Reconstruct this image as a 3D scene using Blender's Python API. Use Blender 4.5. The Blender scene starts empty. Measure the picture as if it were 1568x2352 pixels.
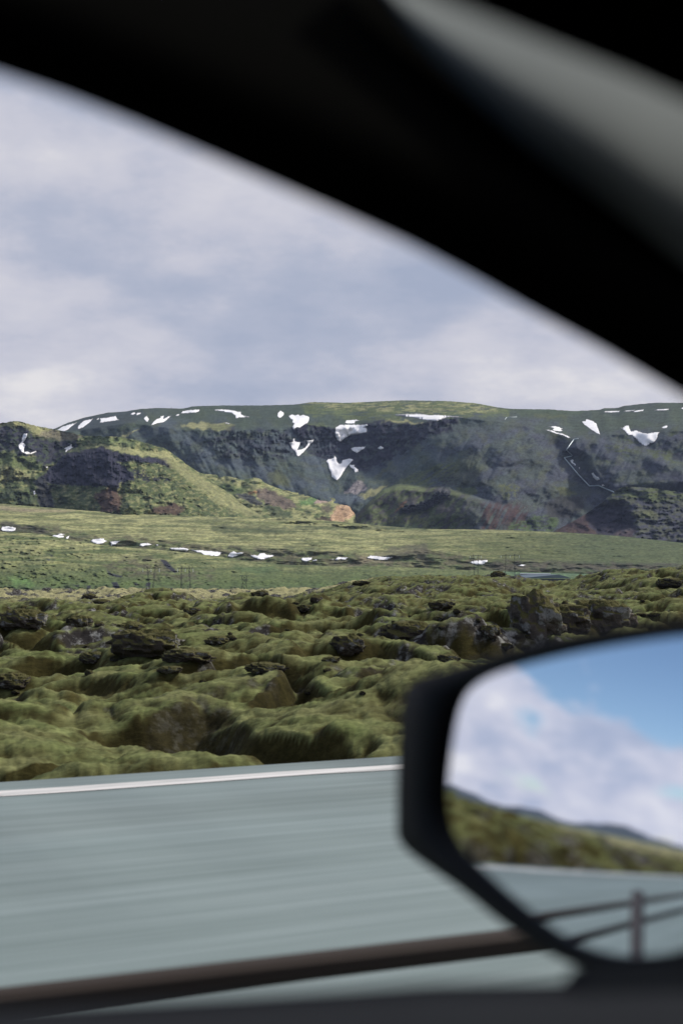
import bpy, bmesh, math, random
import numpy as np
from mathutils import Vector, Matrix
from mathutils.geometry import delaunay_2d_cdt
random.seed(7)
R = math.radians
sc = bpy.context.scene
COL = sc.collection

# ------------------------------------------------------------------ camera model
EYE = 1.3
F = 3267.0
PITCH = math.atan((1335 - 1176) / F)
CP, SP = math.cos(PITCH), math.sin(PITCH)

def rayv(u, v):
    u = np.asarray(u, float); v = np.asarray(v, float)
    x = (u - 784) / F; yu = (1176 - v) / F
    return np.stack([x, CP - SP * yu, SP + CP * yu], -1)

def PT(u, v, D):
    """world point seen at (u,v) whose horizontal depth (world y) is D"""
    r = rayv(u, v)
    k = np.asarray(D, float) / r[..., 1]
    p = r * k[..., None]
    p[..., 2] += EYE
    return p

# ------------------------------------------------------------------ numpy noise
def h01(ix, iy, seed):
    n = (ix.astype(np.int64) * 374761393 + iy.astype(np.int64) * 668265263 + seed * 974634777) & 0xffffffff
    n = ((n ^ (n >> 13)) * 1274126177) & 0xffffffff
    n = ((n ^ (n >> 16)) * 2246822519) & 0xffffffff
    n = n ^ (n >> 15)
    return (n & 0xffffff) / float(0x1000000)

def perlin(x, y, seed=0):
    xi = np.floor(x); yi = np.floor(y)
    fx = x - xi; fy = y - yi
    sx = fx * fx * fx * (fx * (fx * 6 - 15) + 10); sy = fy * fy * fy * (fy * (fy * 6 - 15) + 10)
    def g(ox, oy):
        a = h01(xi + ox, yi + oy, seed) * 2 * math.pi
        return np.cos(a) * (fx - ox) + np.sin(a) * (fy - oy)
    a = g(0, 0) * (1 - sx) + g(1, 0) * sx
    b = g(0, 1) * (1 - sx) + g(1, 1) * sx
    return (a * (1 - sy) + b * sy) * 1.5

def fbm(x, y, oct=4, seed=0, gain=.5):
    s = 0; a = 1
    for o in range(oct):
        s = s + a * perlin(x * 2 ** o, y * 2 ** o, seed + o * 17); a *= gain
    return s

def ridged(x, y, oct=4, seed=0):
    s = 0; a = 1; t = 0
    for o in range(oct):
        s = s + a * (1 - np.abs(perlin(x * 2 ** o, y * 2 ** o, seed + o * 17)) * 2); t += a; a *= .5
    return s / t

def domes(x, y, seed, rmin=.55, rmax=1.0, pw=.5):
    xi = np.floor(x); yi = np.floor(y); best = np.zeros_like(x)
    for ox in (-1, 0, 1):
        for oy in (-1, 0, 1):
            cx = xi + ox; cy = yi + oy
            px = cx + h01(cx, cy, seed); py = cy + h01(cx, cy, seed + 1)
            r = rmin + (rmax - rmin) * h01(cx, cy, seed + 2)
            a = .35 + .65 * h01(cx, cy, seed + 3)
            d2 = ((x - px) ** 2 + (y - py) ** 2) / (r * r)
            best = np.maximum(best, a * np.maximum(0, 1 - d2) ** pw)
    return best

def ss(a, b, x):
    t = np.clip((x - a) / (b - a), 0, 1)
    return t * t * (3 - 2 * t)

def pl(pts):
    xs = np.array([p[0] for p in pts], float); ys = np.array([p[1] for p in pts], float)
    def f(u): return np.interp(u, xs, ys)
    return f

def spl(pts, w=12.):
    f = pl(pts)
    def g(u):
        u = np.asarray(u, float)
        return sum(f(u + k * w) for k in (-1, -.5, 0, .5, 1)) / 5
    return g

def polymask(u, v, pts, soft=6.):
    """soft inside mask of polygon"""
    pts = np.asarray(pts, float); n = len(pts)
    inside = np.zeros(u.shape, bool); dmin = np.full(u.shape, 1e18)
    for i in range(n):
        x1, y1 = pts[i]; x2, y2 = pts[(i + 1) % n]
        c = ((y1 > v) != (y2 > v))
        with np.errstate(divide='ignore', invalid='ignore'):
            xx = (x2 - x1) * (v - y1) / (y2 - y1 if y2 != y1 else 1e-9) + x1
        inside ^= c & (u < xx)
        dx, dy = x2 - x1, y2 - y1
        L = dx * dx + dy * dy + 1e-9
        t = np.clip(((u - x1) * dx + (v - y1) * dy) / L, 0, 1)
        dmin = np.minimum(dmin, (u - x1 - t * dx) ** 2 + (v - y1 - t * dy) ** 2)
    d = np.sqrt(dmin); d = np.where(inside, d, -d)
    return ss(-soft, soft, d)

# ------------------------------------------------------------------ object helpers
def tag(o, label=None, cat=None, group=None, kind=None):
    if label: o['label'] = label
    if cat: o['category'] = cat
    if group: o['group'] = group
    if kind: o['kind'] = kind
    return o

def link(name, me, mat=None, parent=None, smooth=True):
    o = bpy.data.objects.new(name, me); COL.objects.link(o)
    if mat: me.materials.append(mat)
    if smooth:
        me.polygons.foreach_set('use_smooth', np.ones(len(me.polygons), bool))
    if parent:
        o.parent = parent
        o.matrix_parent_inverse = parent.matrix_world.inverted()
    return o

def empty(name, loc):
    o = bpy.data.objects.new(name, None); COL.objects.link(o); o.location = loc
    o.empty_display_size = .2
    bpy.context.view_layer.update()
    return o

def np_mesh(name, V, Fq):
    me = bpy.data.meshes.new(name)
    V = np.asarray(V, np.float32).reshape(-1, 3); Fq = np.asarray(Fq, np.int32)
    k = Fq.shape[1]
    me.vertices.add(len(V)); me.vertices.foreach_set('co', V.ravel())
    me.loops.add(Fq.size); me.loops.foreach_set('vertex_index', Fq.ravel())
    me.polygons.add(len(Fq)); me.polygons.foreach_set('loop_start', np.arange(0, Fq.size, k, dtype=np.int32))
    me.update(calc_edges=True); me.validate()
    return me

def grid_faces(nr, nc, flip=False):
    i = np.arange(nr * nc).reshape(nr, nc)
    a, b, c, d = i[:-1, :-1], i[:-1, 1:], i[1:, 1:], i[1:, :-1]
    q = np.stack([a, d, c, b] if flip else [a, b, c, d], -1).reshape(-1, 4)
    return q

def set_col(me, name, C):
    at = me.attributes.new(name, 'FLOAT_COLOR', 'POINT')
    C4 = np.ones((len(me.vertices), 4), np.float32); C4[:, :3] = np.asarray(C).reshape(-1, 3)
    at.data.foreach_set('color', C4.ravel())

def set_f(me, name, a):
    at = me.attributes.new(name, 'FLOAT', 'POINT')
    at.data.foreach_set('value', np.asarray(a, np.float32).ravel())

class MB:
    def __init__(s): s.v = []; s.f = []
    def add(s, vs, fs):
        b = len(s.v); s.v += [tuple(p) for p in vs]; s.f += [tuple(b + i for i in f) for f in fs]
    def box(s, c, sz, ax=None):
        """box centred c, sizes sz along the axes ax"""
        c = Vector(c); ax = ax or (Vector((1, 0, 0)), Vector((0, 1, 0)), Vector((0, 0, 1)))
        vs = []
        for k in range(8):
            p = c.copy()
            for i in range(3): p += Vector(ax[i]) * sz[i] * (.5 if k >> i & 1 else -.5)
            vs.append(p)
        s.add(vs, [(0, 2, 3, 1), (4, 5, 7, 6), (0, 1, 5, 4), (2, 6, 7, 3), (0, 4, 6, 2), (1, 3, 7, 5)])
    def tube(s, pts, r, n=8, cap=True):
        pts = [Vector(p) for p in pts]; rings = []
        for i, p in enumerate(pts):
            t = (pts[min(i + 1, len(pts) - 1)] - pts[max(i - 1, 0)]).normalized()
            a = t.orthogonal().normalized() if abs(t.z) > .95 else t.cross(Vector((0, 0, 1))).normalized()
            b = t.cross(a)
            rr = r[i] if isinstance(r, (list, tuple)) else r
            rings.append([p + (a * math.cos(2 * math.pi * k / n) + b * math.sin(2 * math.pi * k / n)) * rr for k in range(n)])
        vs = [q for g in rings for q in g]; fs = []
        for i in range(len(pts) - 1):
            for k in range(n):
                fs.append((i * n + k, i * n + (k + 1) % n, (i + 1) * n + (k + 1) % n, (i + 1) * n + k))
        if cap:
            fs.append(tuple(range(n))[::-1]); fs.append(tuple((len(pts) - 1) * n + k for k in range(n)))
        s.add(vs, fs)
    def build(s, name, mat, parent=None, smooth=False):
        me = bpy.data.meshes.new(name); me.from_pydata(s.v, [], s.f); me.update()
        bm = bmesh.new(); bm.from_mesh(me); bmesh.ops.recalc_face_normals(bm, faces=bm.faces[:]); bm.to_mesh(me); bm.free()
        return link(name, me, mat, parent, smooth)

# ------------------------------------------------------------------ materials
def mat(name, col, rough=.6, spec=.5, metal=0.):
    m = bpy.data.materials.new(name); m.use_nodes = True
    b = m.node_tree.nodes['Principled BSDF']
    b.inputs['Base Color'].default_value = (*col, 1); b.inputs['Roughness'].default_value = rough
    b.inputs['Specular IOR Level'].default_value = spec; b.inputs['Metallic'].default_value = metal
    return m

def N(nt, t, **kw):
    n = nt.nodes.new(t)
    for k, v in kw.items():
        if k in n.inputs: n.inputs[k].default_value = v
        else: setattr(n, k, v)
    return n

def noise(nt, vec, scale, detail=4, rough=.55, vscale=None):
    if vscale:
        mp = N(nt, 'ShaderNodeMapping'); mp.inputs['Scale'].default_value = vscale
        nt.links.new(vec, mp.inputs['Vector']); vec = mp.outputs['Vector']
    n = N(nt, 'ShaderNodeTexNoise'); n.inputs['Scale'].default_value = scale
    n.inputs['Detail'].default_value = detail; n.inputs['Roughness'].default_value = rough
    nt.links.new(vec, n.inputs['Vector'])
    return n.outputs['Fac']

def ramp(nt, fac, stops):
    r = N(nt, 'ShaderNodeValToRGB'); e = r.color_ramp.elements
    while len(e) < len(stops): e.new(.5)
    for el, (p, c) in zip(e, stops):
        el.position = p; el.color = (*c, 1) if len(c) == 3 else c
    nt.links.new(fac, r.inputs['Fac'])
    return r.outputs['Color']

def mixc(nt, fac, a, b, mode='MIX'):
    m = N(nt, 'ShaderNodeMix', data_type='RGBA', blend_type=mode)
    for sock, val in ((m.inputs[0], fac), (m.inputs[6], a), (m.inputs[7], b)):
        if hasattr(val, 'links') or isinstance(val, bpy.types.NodeSocket): nt.links.new(val, sock)
        elif isinstance(val, (int, float)): sock.default_value = val
        else: sock.default_value = (*val, 1)
    return m.outputs[2]

def math_(nt, op, a, b=0.):
    m = N(nt, 'ShaderNodeMath', operation=op)
    for s_, val in ((m.inputs[0], a), (m.inputs[1], b)):
        if isinstance(val, bpy.types.NodeSocket): nt.links.new(val, s_)
        else: s_.default_value = val
    return m.outputs[0]

def g3(x): return (x, x, x)

def terrain_mat(name, s1, s2, streak=(1, 1, 1), bump=3., amt=.3):
    m = mat(name, (.1, .1, .1), 1, .05); nt = m.node_tree; b = nt.nodes['Principled BSDF']
    tc = N(nt, 'ShaderNodeTexCoord').outputs['Object']
    at = N(nt, 'ShaderNodeAttribute', attribute_name='tint').outputs['Color']
    n1 = noise(nt, tc, s1, 5, .65, streak); n2 = noise(nt, tc, s2, 3, .7)
    c = mixc(nt, 1., at, ramp(nt, n1, [(.3, g3(1 - amt)), (.7, g3(1 + amt))]), 'MULTIPLY')
    c = mixc(nt, 1., c, ramp(nt, n2, [(.3, g3(1 - amt)), (.7, g3(1 + amt))]), 'MULTIPLY')
    nt.links.new(c, b.inputs['Base Color'])
    bp = N(nt, 'ShaderNodeBump'); bp.inputs['Strength'].default_value = .6; bp.inputs['Distance'].default_value = bump
    nt.links.new(n1, bp.inputs['Height']); nt.links.new(bp.outputs['Normal'], b.inputs['Normal'])
    return m

# road frame: D_ along the driving direction, N_ away from the car (out of the left window)
YAW = R(62.4)
DV = np.array([math.sin(YAW), math.cos(YAW), 0]); NV = np.array([-math.cos(YAW), math.sin(YAW), 0])
CYAW = R(66)
CD = np.array([math.sin(CYAW), math.cos(CYAW), 0]); CN = np.array([-math.cos(CYAW), math.sin(CYAW), 0])
def CT(s, t, z=0.): return Vector(CD * s + CN * t + np.array([0, 0, z]))
def ST(s, t, z=0.): return Vector(DV * s + NV * t + np.array([0, 0, z]))

M = {}
# moss
def make_moss():
    m = mat('moss', (.1, .1, .05), 1, .05); nt = m.node_tree; b = nt.nodes['Principled BSDF']
    tc = N(nt, 'ShaderNodeTexCoord').outputs['Object']
    rot = N(nt, 'ShaderNodeMapping'); rot.inputs['Rotation'].default_value = (0, 0, YAW - R(90))
    nt.links.new(tc, rot.inputs['Vector']); rv = rot.outputs['Vector']
    top = N(nt, 'ShaderNodeAttribute', attribute_name='top').outputs['Fac']
    rock = N(nt, 'ShaderNodeAttribute', attribute_name='rock').outputs['Fac']
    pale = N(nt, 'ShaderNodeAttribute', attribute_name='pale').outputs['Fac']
    f1 = noise(nt, rv, 14, 7, .72, (.45, 1, 1)); f2 = noise(nt, tc, 1.1, 4, .6)
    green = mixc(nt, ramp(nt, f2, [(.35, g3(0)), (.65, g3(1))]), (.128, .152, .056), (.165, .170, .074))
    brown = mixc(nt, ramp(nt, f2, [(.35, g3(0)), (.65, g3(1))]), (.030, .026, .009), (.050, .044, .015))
    c = mixc(nt, top, brown, green)  # brown sides of the moss, plus crease shade put into the colour
    c = mixc(nt, pale, c, (.34, .32, .17))  # far strip: sunlight put into a paler moss colour
    rk = mixc(nt, ramp(nt, noise(nt, tc, 5, 5, .7), [(.5, g3(0)), (.62, g3(1))]), (.03, .027, .026), (.22, .22, .21))
    c = mixc(nt, rock, c, rk)
    c = mixc(nt, 1., c, ramp(nt, f1, [(.28, g3(.5)), (.72, g3(1.4))]), 'MULTIPLY')
    c = mixc(nt, 1., c, ramp(nt, noise(nt, tc, 3.2, 4, .65), [(.3, g3(.62)), (.68, g3(1.25))]), 'MULTIPLY')
    nt.links.new(c, b.inputs['Base Color'])
    bp = N(nt, 'ShaderNodeBump'); bp.inputs['Strength'].default_value = .5; bp.inputs['Distance'].default_value = .04
    nt.links.new(f1, bp.inputs['Height']); nt.links.new(bp.outputs['Normal'], b.inputs['Normal'])
    return m
M['moss'] = make_moss()

def make_lava(nm='lava_rock', kb=1., lt=.56):
    m = mat(nm, (.03, .03, .03), .95, .15); nt = m.node_tree; b = nt.nodes['Principled BSDF']
    tc = N(nt, 'ShaderNodeTexCoord').outputs['Object']
    ge = N(nt, 'ShaderNodeNewGeometry').outputs['Normal']
    sp = N(nt, 'ShaderNodeSeparateXYZ'); nt.links.new(ge, sp.inputs[0])
    n1 = noise(nt, tc, 4, 6, .7); n2 = noise(nt, tc, 3.2, 5, .65); n3 = noise(nt, tc, 9, 4, .6)
    c = mixc(nt, n1, tuple(kb * q for q in (.026, .022, .019)), tuple(kb * q for q in (.082, .070, .060)))
    c = mixc(nt, ramp(nt, n2, [(lt, g3(0)), (lt + .06, g3(.8))]), c, (.26, .26, .25))
    mk = math_(nt, 'ADD', sp.outputs[2], n2)
    c = mixc(nt, ramp(nt, mk, [(.74, g3(0)), (1.02, g3(1))]), c, (.075, .07, .026))
    nt.links.new(c, b.inputs['Base Color'])
    bp = N(nt, 'ShaderNodeBump'); bp.inputs['Strength'].default_value = .9; bp.inputs['Distance'].default_value = .08
    nt.links.new(n3, bp.inputs['Height']); nt.links.new(bp.outputs['Normal'], b.inputs['Normal'])
    return m
M['lava'] = make_lava()
M['lichen'] = make_lava('lichen_rock', 1.5, .50)

def make_asphalt():
    m = mat('asphalt', (.16, .17, .17), .75, .4); nt = m.node_tree; b = nt.nodes['Principled BSDF']
    tc = N(nt, 'ShaderNodeTexCoord').outputs['Object']
    rot = N(nt, 'ShaderNodeMapping'); rot.inputs['Rotation'].default_value = (0, 0, YAW - R(90))
    nt.links.new(tc, rot.inputs['Vector']); rv = rot.outputs['Vector']
    a = noise(nt, rv, 1.0, 4, .6, (.3, 6, 1)); c2 = noise(nt, rv, .35, 3, .5, (.12, 1.6, 1)); g = noise(nt, tc, 180, 2, .6)
    c = mixc(nt, ramp(nt, a, [(.3, g3(0)), (.7, g3(1))]), (.134, .178, .170), (.204, .254, .248))
    c = mixc(nt, 1., c, ramp(nt, c2, [(.3, g3(.78)), (.7, (1.17, 1.16, 1.2))]), 'MULTIPLY')
    c = mixc(nt, 1., c, ramp(nt, g, [(.3, g3(.88)), (.7, g3(1.12))]), 'MULTIPLY')
    nt.links.new(c, b.inputs['Base Color'])
    return m
M['asphalt'] = make_asphalt()

def make_paint():
    m = mat('road_paint', (.7, .68, .66), .7, .3); nt = m.node_tree; b = nt.nodes['Principled BSDF']
    tc = N(nt, 'ShaderNodeTexCoord').outputs['Object']
    rot = N(nt, 'ShaderNodeMapping'); rot.inputs['Rotation'].default_value = (0, 0, YAW - R(90))
    nt.links.new(tc, rot.inputs['Vector'])
    a = noise(nt, rot.outputs['Vector'], 1.0, 4, .7, (.5, 14, 1))
    nt.links.new(ramp(nt, a, [(.34, (.32, .33, .32)), (.56, (.64, .62, .60))]), b.inputs['Base Color'])
    return m
M['paint'] = make_paint()

def make_snow():
    m = mat('snow', (.8, .8, .8), .8, .2); nt = m.node_tree; b = nt.nodes['Principled BSDF']
    tc = N(nt, 'ShaderNodeTexCoord').outputs['Object']
    a = noise(nt, tc, .035, 4, .6)
    rim = N(nt, 'ShaderNodeAttribute', attribute_name='rim').outputs['Fac']
    a2 = noise(nt, tc, .25, 4, .7)
    rm = math_(nt, 'ADD', rim, math_(nt, 'MULTIPLY', math_(nt, 'SUBTRACT', a2, .5), .9))
    c = mixc(nt, ramp(nt, rm, [(.12, g3(0)), (.62, g3(1))]), (.34, .335, .34), ramp(nt, a, [(.28, (.80, .78, .78)), (.6, (.93, .92, .93))]))
    nt.links.new(c, b.inputs['Base Color'])
    return m
M['snow'] = make_snow()
M['mount'] = terrain_mat('mountain_ground', .03, .3, (1, 1, .6), 2.5, .26)
M['meadow'] = terrain_mat('meadow_ground', .05, .3, (.45, 1, 1), 1.5, .24)
M['steel'] = mat('galvanised_steel', (.28, .29, .3), .5, .5, .6)
M['rail'] = mat('weathered_rail', (.034, .026, .022), .8, .15)
M['post'] = mat('dark_post', (.05, .047, .055), .7, .3)
M['lattice'] = mat('pylon_steel', (.05, .05, .055), .7, .3)
M['insul'] = mat('insulator', (.75, .78, .76), .4, .5)
M['pipe'] = mat('pipe_cladding', (.5, .58, .6), .45, .5, .2)
M['roofblue'] = mat('roof_sheet', (.14, .18, .22), .5, .4)
M['wallgrey'] = mat('wall_panel', (.08, .09, .11), .8, .3)
M['white'] = mat('white_trim', (.75, .76, .76), .5, .4)
M['black'] = mat('black_trim', (.0035, .0035, .0032), 1., 0.)
M['gloss'] = mat('mirror_plastic', (.006, .006, .0065), .55, .2)
M['trim'] = mat('pillar_fabric', (.155, .17, .163), .95, .1)
M['sail'] = mat('sail_plastic', (.006, .008, .011), .95, .04)
M['door'] = mat('door_vinyl', (.016, .018, .022), .95, .04)
M['glass_mirror'] = mat('mirror_silver', (.86, .88, .92), 0.0, .5, 1.)

# ================================================================== FAR TERRAIN
class Layer: pass

def build_layer(name, L, us, nw, material, paint, back=(120, 500)):
    us = np.asarray(us, float)
    w = np.linspace(0, 1, nw)
    U = np.broadcast_to(us, (nw, len(us))).copy()
    vb, vt = L.bot(us), L.top(us)
    V = vb[None, :] + (vt - vb)[None, :] * w[:, None]
    D = L.depth(U, V)
    P = PT(U, V, D)
    C = paint(U, V)
    # far side of the crest
    rows = [P]; cols = [C]
    for k, (dd, drop) in enumerate(((back[0], .04), (back[1], .35))):
        q = P[-1].copy()
        q[:, :2] *= (1 + dd / D[-1])[:, None]
        q[:, 2] = np.maximum(q[:, 2] - dd * drop - 3, -8)
        rows.append(q[None]); cols.append(C[-1:].copy())
    P = np.concatenate(rows, 0); C = np.concatenate(cols, 0)
    me = np_mesh(name, P, grid_faces(P.shape[0], P.shape[1]))
    set_col(me, 'tint', np.clip(C, .005, .9))
    o = link(name, me, material)
    tag(o, kind='structure')
    return o

US = np.concatenate([np.arange(-520, -20, 10), np.arange(-20, 1590, 2.1), np.arange(1590, 2100, 10)])

def z1(p): return [(x * .2578, 882 + y * .2578) for x, y in p]
def z2(p): return [(392 + x * .2578, 882 + y * .2578) for x, y in p]
def z3(p): return [(771.75 + x * .2578, 882 + y * .2578) for x, y in p]
def z4(p): return [(1163.75 + x * .2578, 882 + y * .2578) for x, y in p]
def z5(p): return [(x * .3125, 1151.5 + y * .3125) for x, y in p]
def z6(p): return [(490 + x * .3125, 1151.5 + y * .3125) for x, y in p]
def z7(p): return [(980 + x * .375, 1151.5 + y * .375) for x, y in p]

SCREE = np.array([.066, .082, .096]); SCREE2 = np.array([.058, .061, .080]); CLIFF = np.array([.022, .022, .036])  # dark scree tones also stand in for cloud shadow on the mountain
GRASS = np.array([.106, .130, .056]); LUSH = np.array([.082, .118, .047]); STRAW = np.array([.34, .33, .16])  # bright grass tones also stand in for patches of sun
OLIVE = np.array([.080, .088, .038]); RED = np.array([.072, .040, .037]); DIRT = np.array([.085, .068, .058])
ORANGE = np.array([.46, .235, .125]); TAN = np.array([.36, .31, .28]); DGREEN = np.array([.05, .068, .038])

def over(C, m, col, a=1.):
    m = np.clip(m * a, 0, 1)[..., None]
    return C * (1 - m) + np.asarray(col) * m

def warp(U, V, amp=6., wl=22., seed=3):
    return (U + amp * fbm(U / wl, V / wl, 3, seed), V + amp * .8 * fbm(U / wl + 31.7, V / wl + 9.2, 3, seed + 50))

def patchy(U, V, wx, wy, seed, lo=.35, hi=.65):
    return ss(lo, hi, .5 + .5 * fbm(U / wx, V / wy, 4, seed))

# ---- L1 lower slope
l1top = spl([(-520, 1200), (-100, 1215), (0, 1221), (84, 1225), (172, 1242), (250, 1254.5), (343, 1261), (400, 1266), (490, 1277), (552, 1286), (646, 1297), (708, 1299), (893, 1301), (980, 1305), (1100, 1311), (1300, 1317), (1568, 1323), (2100, 1330)])
L1 = Layer(); L1.bot = lambda u: np.full_like(np.asarray(u, float), 1384.); L1.top = l1top
def d1(u, v):
    w = np.clip((1384 - v) / (1384 - l1top(u)), 0, 1)
    return 820 + 700 * w ** 1.25 + 26 * fbm(u / 60, v / 22, 5, 11) + 7 * fbm(u / 11, v / 4.5, 3, 19)
L1.depth = d1
def p1(U, V):
    u, v = warp(U, V, 8, 26, 4)
    C = np.ones(U.shape + (3,)) * GRASS
    C = over(C, patchy(U, V, 100, 8, 21, .3, .6), STRAW, .75 * ss(1335, 1250, v))
    C = over(C, patchy(U, V, 50, 6, 23), DGREEN * 1.1, .38)
    C = over(C, ss(1312, 1345, v + 10 * fbm(u / 60, v / 20, 3, 5)), LUSH, .75)
    C = over(C, ss(1340, 1356, v), [.07, .09, .05], .8)  # foot of the slope shaded darker in the colour
    dirt = polymask(u, v, z5([(740, 470), (900, 400), (1100, 390), (1300, 520), (1568, 500), (1568, 600), (1000, 560), (820, 520)]), 9)
    C = over(C, dirt * patchy(U, V, 30, 8, 27, .3, .6), DIRT, .55)
    for p in ([(1170, 425), (1200, 430), (1270, 480), (1310, 520), (1280, 525), (1220, 490), (1180, 450)], [(790, 500), (810, 530), (900, 550), (880, 560), (800, 545)], [(815, 600), (850, 590), (880, 640), (840, 645)], [(635, 620), (665, 620), (665, 642), (640, 642)], [(980, 600), (1040, 615), (1000, 622)], [(540, 612), (585, 615), (575, 628)], [(1080, 600), (1110, 600), (1100, 625), (1075, 625)], [(140, 556), (195, 566), (190, 574)], [(335, 415), (360, 425), (350, 440)], [(355, 385), (380, 392), (370, 402)]):
        C = over(C, polymask(u * .5 + U * .5, v * .3 + V * .7, z5(p), 1.6), CLIFF * 1.3, .9)
    C = over(C, polymask(u, v, z5([(60, 560), (200, 560), (230, 620), (90, 630)]), 8), [.11, .2, .07], .6)
    C = over(C, polymask(u, v, z6([(150, 480), (450, 480), (480, 520), (200, 530)]), 9), [.06, .11, .05], .6)
    C = over(C, polymask(u, v, z6([(860, 440), (1060, 380), (1140, 400), (1200, 440), (900, 475)]), 5), [.24, .2, .14], .8)
    C = over(C, polymask(u, v, z7([(390, 430), (1200, 420), (1200, 460), (400, 470)]), 4), [.09, .15, .09], .7)
    C = C * (1 + .30 * fbm(U / 10, V / 2.4, 4, 33, .7))[..., None]
    return C
build_layer('meadow_slope', L1, US, 130, M['meadow'], p1, (60, 130))

# ---- L2 grassy bench with its eroded gully wall
l2top = spl([(-520, 1150), (0, 1157), (100, 1165), (200, 1173), (300, 1180), (400, 1184), (490, 1187), (650, 1190), (753, 1196), (800, 1200), (893, 1209), (980, 1215), (1150, 1217), (1300, 1223), (1420, 1231), (1568, 1247), (1800, 1262), (2100, 1270)])
l2bot = lambda u: l1top(u) + 14
L2 = Layer(); L2.bot = l2bot; L2.top = l2top
gul = spl([(-520, 1180), (0, 1203), (110, 1208), (170, 1222), (260, 1238), (300, 1232), (400, 1245), (490, 1258), (600, 1258), (700, 1264), (800, 1270), (880, 1278), (980, 1262), (1100, 1284), (1200, 1290), (1300, 1294), (1568, 1298), (2100, 1305)])
def d2(u, v):
    b = l2bot(u); g = np.minimum(gul(u), b - 4); t = l2top(u)
    wall = np.clip((b - v) / (b - g), 0, 1); up = np.clip((g - v) / (g - t), 0, 1)
    lip = ss(0, 1, up / .3)
    return 1560 + 45 * wall + 560 * up ** 1.15 + 22 * fbm(u / 70, v / 16, 4, 41) * (.3 + lip) + 4 * (1 - lip) * fbm(u / 30, v / 14, 2, 44) + 70 * np.exp(-((v - (l2top(u) + 16)) / 9) ** 2) * ss(560, 680, u) * ss(1000, 800, u)
L2.depth = d2
def p2(U, V):
    u, v = warp(U, V, 7, 24, 6)
    C = np.ones(U.shape + (3,)) * (.25 * GRASS + .75 * STRAW)
    C = over(C, patchy(U, V, 130, 7, 52, .4, .7), GRASS * .9, .7)
    C = over(C, patchy(U, V, 40, 4, 53, .45, .7), DGREEN, .4)
    C = over(C, ss(880, 1200, U) * ss(1215, 1232, V), GRASS * .72, .75)
    C = over(C, ss(1180, 1400, U), DGREEN * 1.25, .6)
    b = gul(U)
    wl = ss(-7, 5, v - b) * (1 - ss(1, 8, V - l1top(U) + 3) * 0)
    C = over(C, wl, DGREEN * 1.35, .55)
    C = over(C, wl * patchy(U, V, 34, 12, 55, .35, .6), [.11, .09, .068], .55)
    C = over(C, polymask(u, v, z6([(500, 200), (1568, 150), (1568, 210), (900, 195), (480, 235), (0, 225), (0, 160)]), 4), DGREEN * .9, .6)
    C = over(C, polymask(u, v, z6([(1180, 385), (1300, 340), (1568, 310), (1568, 410), (1350, 412), (1200, 405)]), 4), [.10, .084, .074], .45)
    C = over(C, polymask(u, v, z7([(370, 370), (700, 365), (950, 380), (1500, 380), (1568, 410), (800, 420), (450, 430)]), 5), [.085, .074, .068], .45)
    C = over(C, polymask(u, v, z5([(0, 150), (120, 160), (300, 190), (400, 240), (520, 250), (640, 260), (640, 275), (400, 262), (250, 232), (0, 225)]), 4), [.05, .048, .045], .6)
    C = over(C, polymask(U, V, z5([(0, 30), (150, 50), (550, 68), (480, 80), (150, 78), (0, 62)]), 4), [.28, .22, .16], .55)
    C = over(C, polymask(u, v, z6([(1000, 470), (1110, 375), (1160, 410), (1300, 450)]), 6), [.2, .17, .12], .7)
    C = C * (1 + .36 * fbm(U / 10, V / 2.2, 4, 57, .7))[..., None]
    return C
build_layer('grassy_bench', L2, US, 120, M['meadow'], p2, (60, 200))

# ---- L3 rocky hill with the dark cliff on the left
l3top = pl([(-520, 1010), (-100, 975), (0, 972), (33, 967), (49, 968), (77, 977), (124, 985.5), (155, 993), (196, 1000.6), (278, 1003), (312, 1011), (348, 1021), (381, 1031), (404, 1047), (431, 1068), (469, 1093), (500, 1116), (560, 1153), (600, 1176), (624, 1189), (660, 1205)])
L3 = Layer(); L3.bot = lambda u: np.maximum(l2top(u) + 9, l3top(u) + 2); L3.top = lambda u: l3top(u) + 1.6 * fbm(u / 9, u * 0, 3, 70)
cl = spl([(-60, 1040), (0, 1040), (100, 1060), (140, 1042), (200, 1030), (232, 1028), (300, 1038), (380, 1052), (400, 1072), (450, 1100), (520, 1140), (620, 1190)], 6)
CLF = z1([(560, 630), (640, 605), (760, 580), (900, 565), (1030, 600), (1150, 625), (1300, 655), (1480, 665), (1535, 745), (1380, 705), (1200, 690), (1040, 690), (1110, 735), (1190, 800), (1190, 860), (1070, 880), (1050, 935), (960, 920), (850, 900), (700, 905), (560, 900), (440, 880), (390, 830), (430, 760), (500, 700)])
UPD = z1([(-60, 380), (0, 375), (60, 360), (260, 400), (300, 470), (430, 500), (560, 490), (680, 500), (690, 560), (600, 600), (540, 640), (480, 700), (400, 735), (340, 700), (320, 640), (130, 640), (120, 590), (-60, 610)])
def d3(u, v):
    w = np.clip((L3.bot(u) - v) / (L3.bot(u) - l3top(u) + .1), 0, 1)
    d = 2120 + 300 * w ** 1.2
    d += 1.1 * np.maximum(0, u - 300) + .9 * np.maximum(0, 250 - u) * ss(60, 200, u) + 110 * ss(220, 90, u)
    d += 55 * ss(12, -10, v - cl(u)) * ss(60, 160, u)
    m = polymask(u, v, CLF, 8)
    d += m * (12 * ridged(u / 9, v / 30, 3, 72) - 10)
    d += 24 * fbm(u / 38, v / 28, 4, 75) + 4 * ridged(u / 14, v / 14, 2, 77)
    return d
L3.depth = d3
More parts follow.
